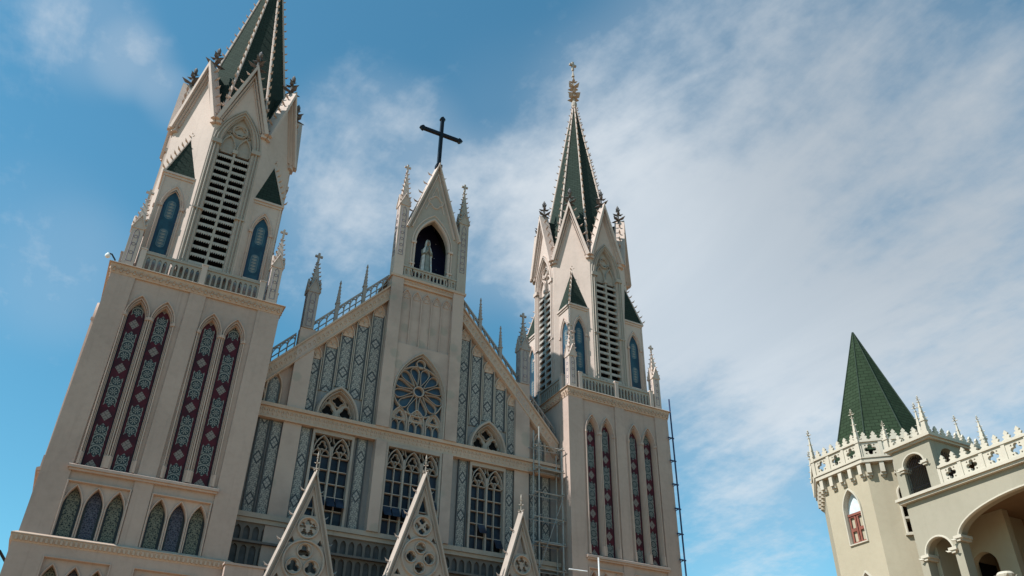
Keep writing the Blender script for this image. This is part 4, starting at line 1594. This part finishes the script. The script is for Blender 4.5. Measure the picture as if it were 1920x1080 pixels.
# pavilion on the terrace corner
y0, y1 = 18.33, 20.02
m_ = PB()
m_.slab([rect(-y1, -y0, 10.801, 12.62), round_arch(-19.68, -18.72, 10.82, 11.88, .46)], -.28, .02)
Pn(m_, 'pavilion_wall', 'ivory_wall')
m_ = PF(y0)
m_.slab([rect(PX + .285, PX + 3.3, 10.801, 12.62), round_arch(PX + .42, PX + 1.42, 10.82, 11.95, .48), round_arch(PX + 1.82, PX + 2.82, 10.82, 11.95, .48)], -.28, .0)
Pn(m_, 'pavilion_wall', 'ivory_wall')
m_ = MB()
m_.wbox(PX + .285, PX + 3.3, y1 - .2, y1 - .01, 10.801, 12.61); m_.wbox(PX + 3.05, PX + 3.3, y0 + .29, y1 - .21, 10.801, 12.61)
Pn(m_, 'pavilion_wall', 'shaded_ochre')
m_ = MB()
m_.wbox(PX - .12, PX + 3.42, y0 - .12, y1 + .12, 12.622, 12.70)
m_.wbox(PX - .2, PX + 3.5, y0 - .2, y1 + .2, 12.702, 12.82)
Pn(m_, 'pavilion_cornice', 'ivory_paint')
m_ = PB(); m_.strip(round_arch(-19.68, -18.72, 10.82, 11.88, .46)[1:-1], .05, -.1, .05)
for u in (-19.70, -18.70):
    m_.box(u - .13, u + .13, 11.82, 11.92, -.3, .12); m_.box(u - .09, u + .09, 11.74, 11.818, -.3, .08)
    for k in (-1, 1): m_.leaf(m_.P(u + k * .09, 11.8, .09), m_.U * k + m_.D * .5, .13, .06, .4)
Pn(m_, 'arch_moulding', 'ivory_paint')
m_ = PB(); crest(m_, -y1 - .1, -y0 + .1, 12.82, .36, .40, .02)
m_.frame(-90.0, 0.0, (0, y0, 0)); crest(m_, PX - .1, PX + 3.4, 12.82, .40, .40, .02)
Pn(m_, 'crest', 'ivory_paint')
for (x, y, h) in ((PX - .06, y0 - .04, 1.55), (PX - .06, y1 + .04, 1.2), (PX + 3.3, y0 - .04, 1.5), (PX + 2.5, y1, 1.4)): slim_pinnacle(x, y, 12.82, h)
m_ = MB()
for i in range(13): m_.tube([(PX + .12, 18.76 + i * .074, 10.82), (PX + .12, 18.76 + i * .074, 12.3)], .011, 5)
for z in (11.1, 11.85): m_.tube([(PX + .12, 18.72, z), (PX + .12, 19.68, z)], .014, 5)
for i in range(10): m_.tube([(PX + .45 + i * .105, y0 + .12, 10.82), (PX + .45 + i * .105, y0 + .12, 12.3)], .011, 5)
Pn(m_, 'grille', 'iron')

# octagonal tower
TC = (29.98, 22.7)
tw = thing('octagonal_tower', (TC[0], TC[1], GZ), 'cream eight-sided tower with quatrefoil gallery and bare green pyramid roof', 'tower')


def Tn(m_, name, mt, par=None): return m_.build(name, mt, par or tw)


AS = 2.72
HS = AS * math.tan(R(22.5))
m_ = MB()
for k in range(8):
    phi = 180.0 + 45 * k
    m_.frame(phi, AS, (TC[0], TC[1], 0))
    holes = []
    if k in (0, 2, 6): holes = [lancet(.1 - .40, .1 + .40, 9.92, 11.2, 12.02), lancet(.1 - .40, .1 + .40, 5.6, 7.8, 8.75)]
    if k == 1: holes = [lancet(-.10, .16, 9.98, 10.3, 10.46, 5), lancet(-.10, .16, 10.58, 10.9, 11.08, 5), lancet(-.10, .16, 11.18, 11.45, 11.62, 5)]
    m_.slab([rect(-HS, HS, GZ, 12.9)] + holes, -.35, 0.0)
Tn(m_, 'tower_wall', 'cream_paint')
m_ = MB(); m_.frust(TC, 8, 2.1, GZ, 2.1, 12.8); Tn(m_, 'tower_core', 'shaded_ochre')
for k in (0, 2, 6):
    for (a, b, c_, t_) in ((9.92, 11.2, 12.02, True), (5.6, 7.8, 8.75, False)):
        m_ = MB().frame(180.0 + 45 * k, AS, (TC[0], TC[1], 0))
        m_.strip(lancet(.1 - .43, .1 + .43, a - .03, b, c_ + .05), .05, -.2, .06, True)
        wn = Tn(m_, 'pointed_window', 'ivory_paint')
        q = MB().frame(180.0 + 45 * k, AS, (TC[0], TC[1], 0))
        q.slab([lancet(.1 - .41, .1 + .41, b - .15, b, c_)], -.24, -.2)
        Tn(q, 'fanlight', 'curtain_blue', wn)
        q = MB().frame(180.0 + 45 * k, AS, (TC[0], TC[1], 0))
        for u0, u1 in ((-.29, .06), (.10, .46)):
            q.slab([rect(u0, u1, a, b - .12), rect(u0 + .08, u1 - .08, a + .1, a + (b - a) * .4), rect(u0 + .08, u1 - .08, a + (b - a) * .5, b - .22)], -.18, -.13)
        q.box(-.3, .5, b - .16, b - .07, -.2, -.1)
        Tn(q, 'shutters', 'shutter_red', wn)
        q = MB().frame(180.0 + 45 * k, AS, (TC[0], TC[1], 0)); q.box(-.29, .49, a, b - .1, -.24, -.2)
        Tn(q, 'glass', 'cream_paint', wn)
m_ = MB().frame(225.0, AS, (TC[0], TC[1], 0))
m_.strip(lancet(-.15, .21, 9.93, 11.5, 11.8), .05, -.1, .09, True)
for a in (10.50, 11.10): m_.box(-.12, .18, a - .03, a + .05, -.1, .08)
m_.box(-.24, .30, 9.84, 9.90, -.1, .12)
Tn(m_, 'slit_window', 'ivory_paint')
# gallery
AG = 2.98
HG = AG * math.tan(R(22.5))
m_ = MB(); m_.frust(TC, 8, AG / math.cos(R(22.5)), 12.78, AG / math.cos(R(22.5)), 12.93)
Tn(m_, 'gallery_floor', 'ivory_paint')
for k in range(8):
    for i in range(5):
        m_ = MB().frame(180.0 + 45 * k, AS, (TC[0], TC[1], 0))
        u = -HS * .90 + i * HS * 1.80 / 4
        m_.box(u - .085, u + .085, 12.36, 12.779, -.05, .22)
        m_.box(u - .11, u + .11, 12.27, 12.359, -.05, .13)
        m_.box(u - .06, u + .06, 12.19, 12.269, -.05, .07)
        Tn(m_, 'corbel', 'ivory_paint')
for k in range(8):
    m_ = MB().frame(180.0 + 45 * k, AG, (TC[0], TC[1], 0))
    parapet(m_, -HG + .04, HG - .04, 13.0, 13.62, 3, -.14, -.02)
    crest(m_, -HG + .1, HG - .1, 13.71, .40, .38)
    Tn(m_, 'gallery_parapet', 'ivory_paint')
    a = R(180 + 22.5 + 45 * k)
    rr_ = AG / math.cos(R(22.5)) - .06
    slim_pinnacle(TC[0] + rr_ * math.cos(a), TC[1] + rr_ * math.sin(a), 12.931, 2.2, par=tw)
m_ = MB(); m_.frust(TC, 8, 2.20, 13.66, .02, 20.25)
Tn(m_, 'pyramid_roof', 'green_shingles')
m_ = MB()
for k in range(8):
    a = R(22.5 + 45 * k)
    o = Vector((math.cos(a), math.sin(a), 0)); c0 = Vector((TC[0], TC[1], 0))
    m_.tube([c0 + o * 2.21 + Vector((0, 0, 13.66)), c0 + o * .03 + Vector((0, 0, 20.27))], .035, 6, .02)
Tn(m_, 'ridge_cap', 'roof_ridge')
m_ = MB(); m_.frust(TC, 8, 2.0, 12.9, 2.0, 13.659)
Tn(m_, 'roof_shade_drum', 'dark_void')  # black drum added so the gallery openings look shaded

print('objects', len(bpy.data.objects), 'polys', sum(len(m.polygons) for m in bpy.data.meshes))
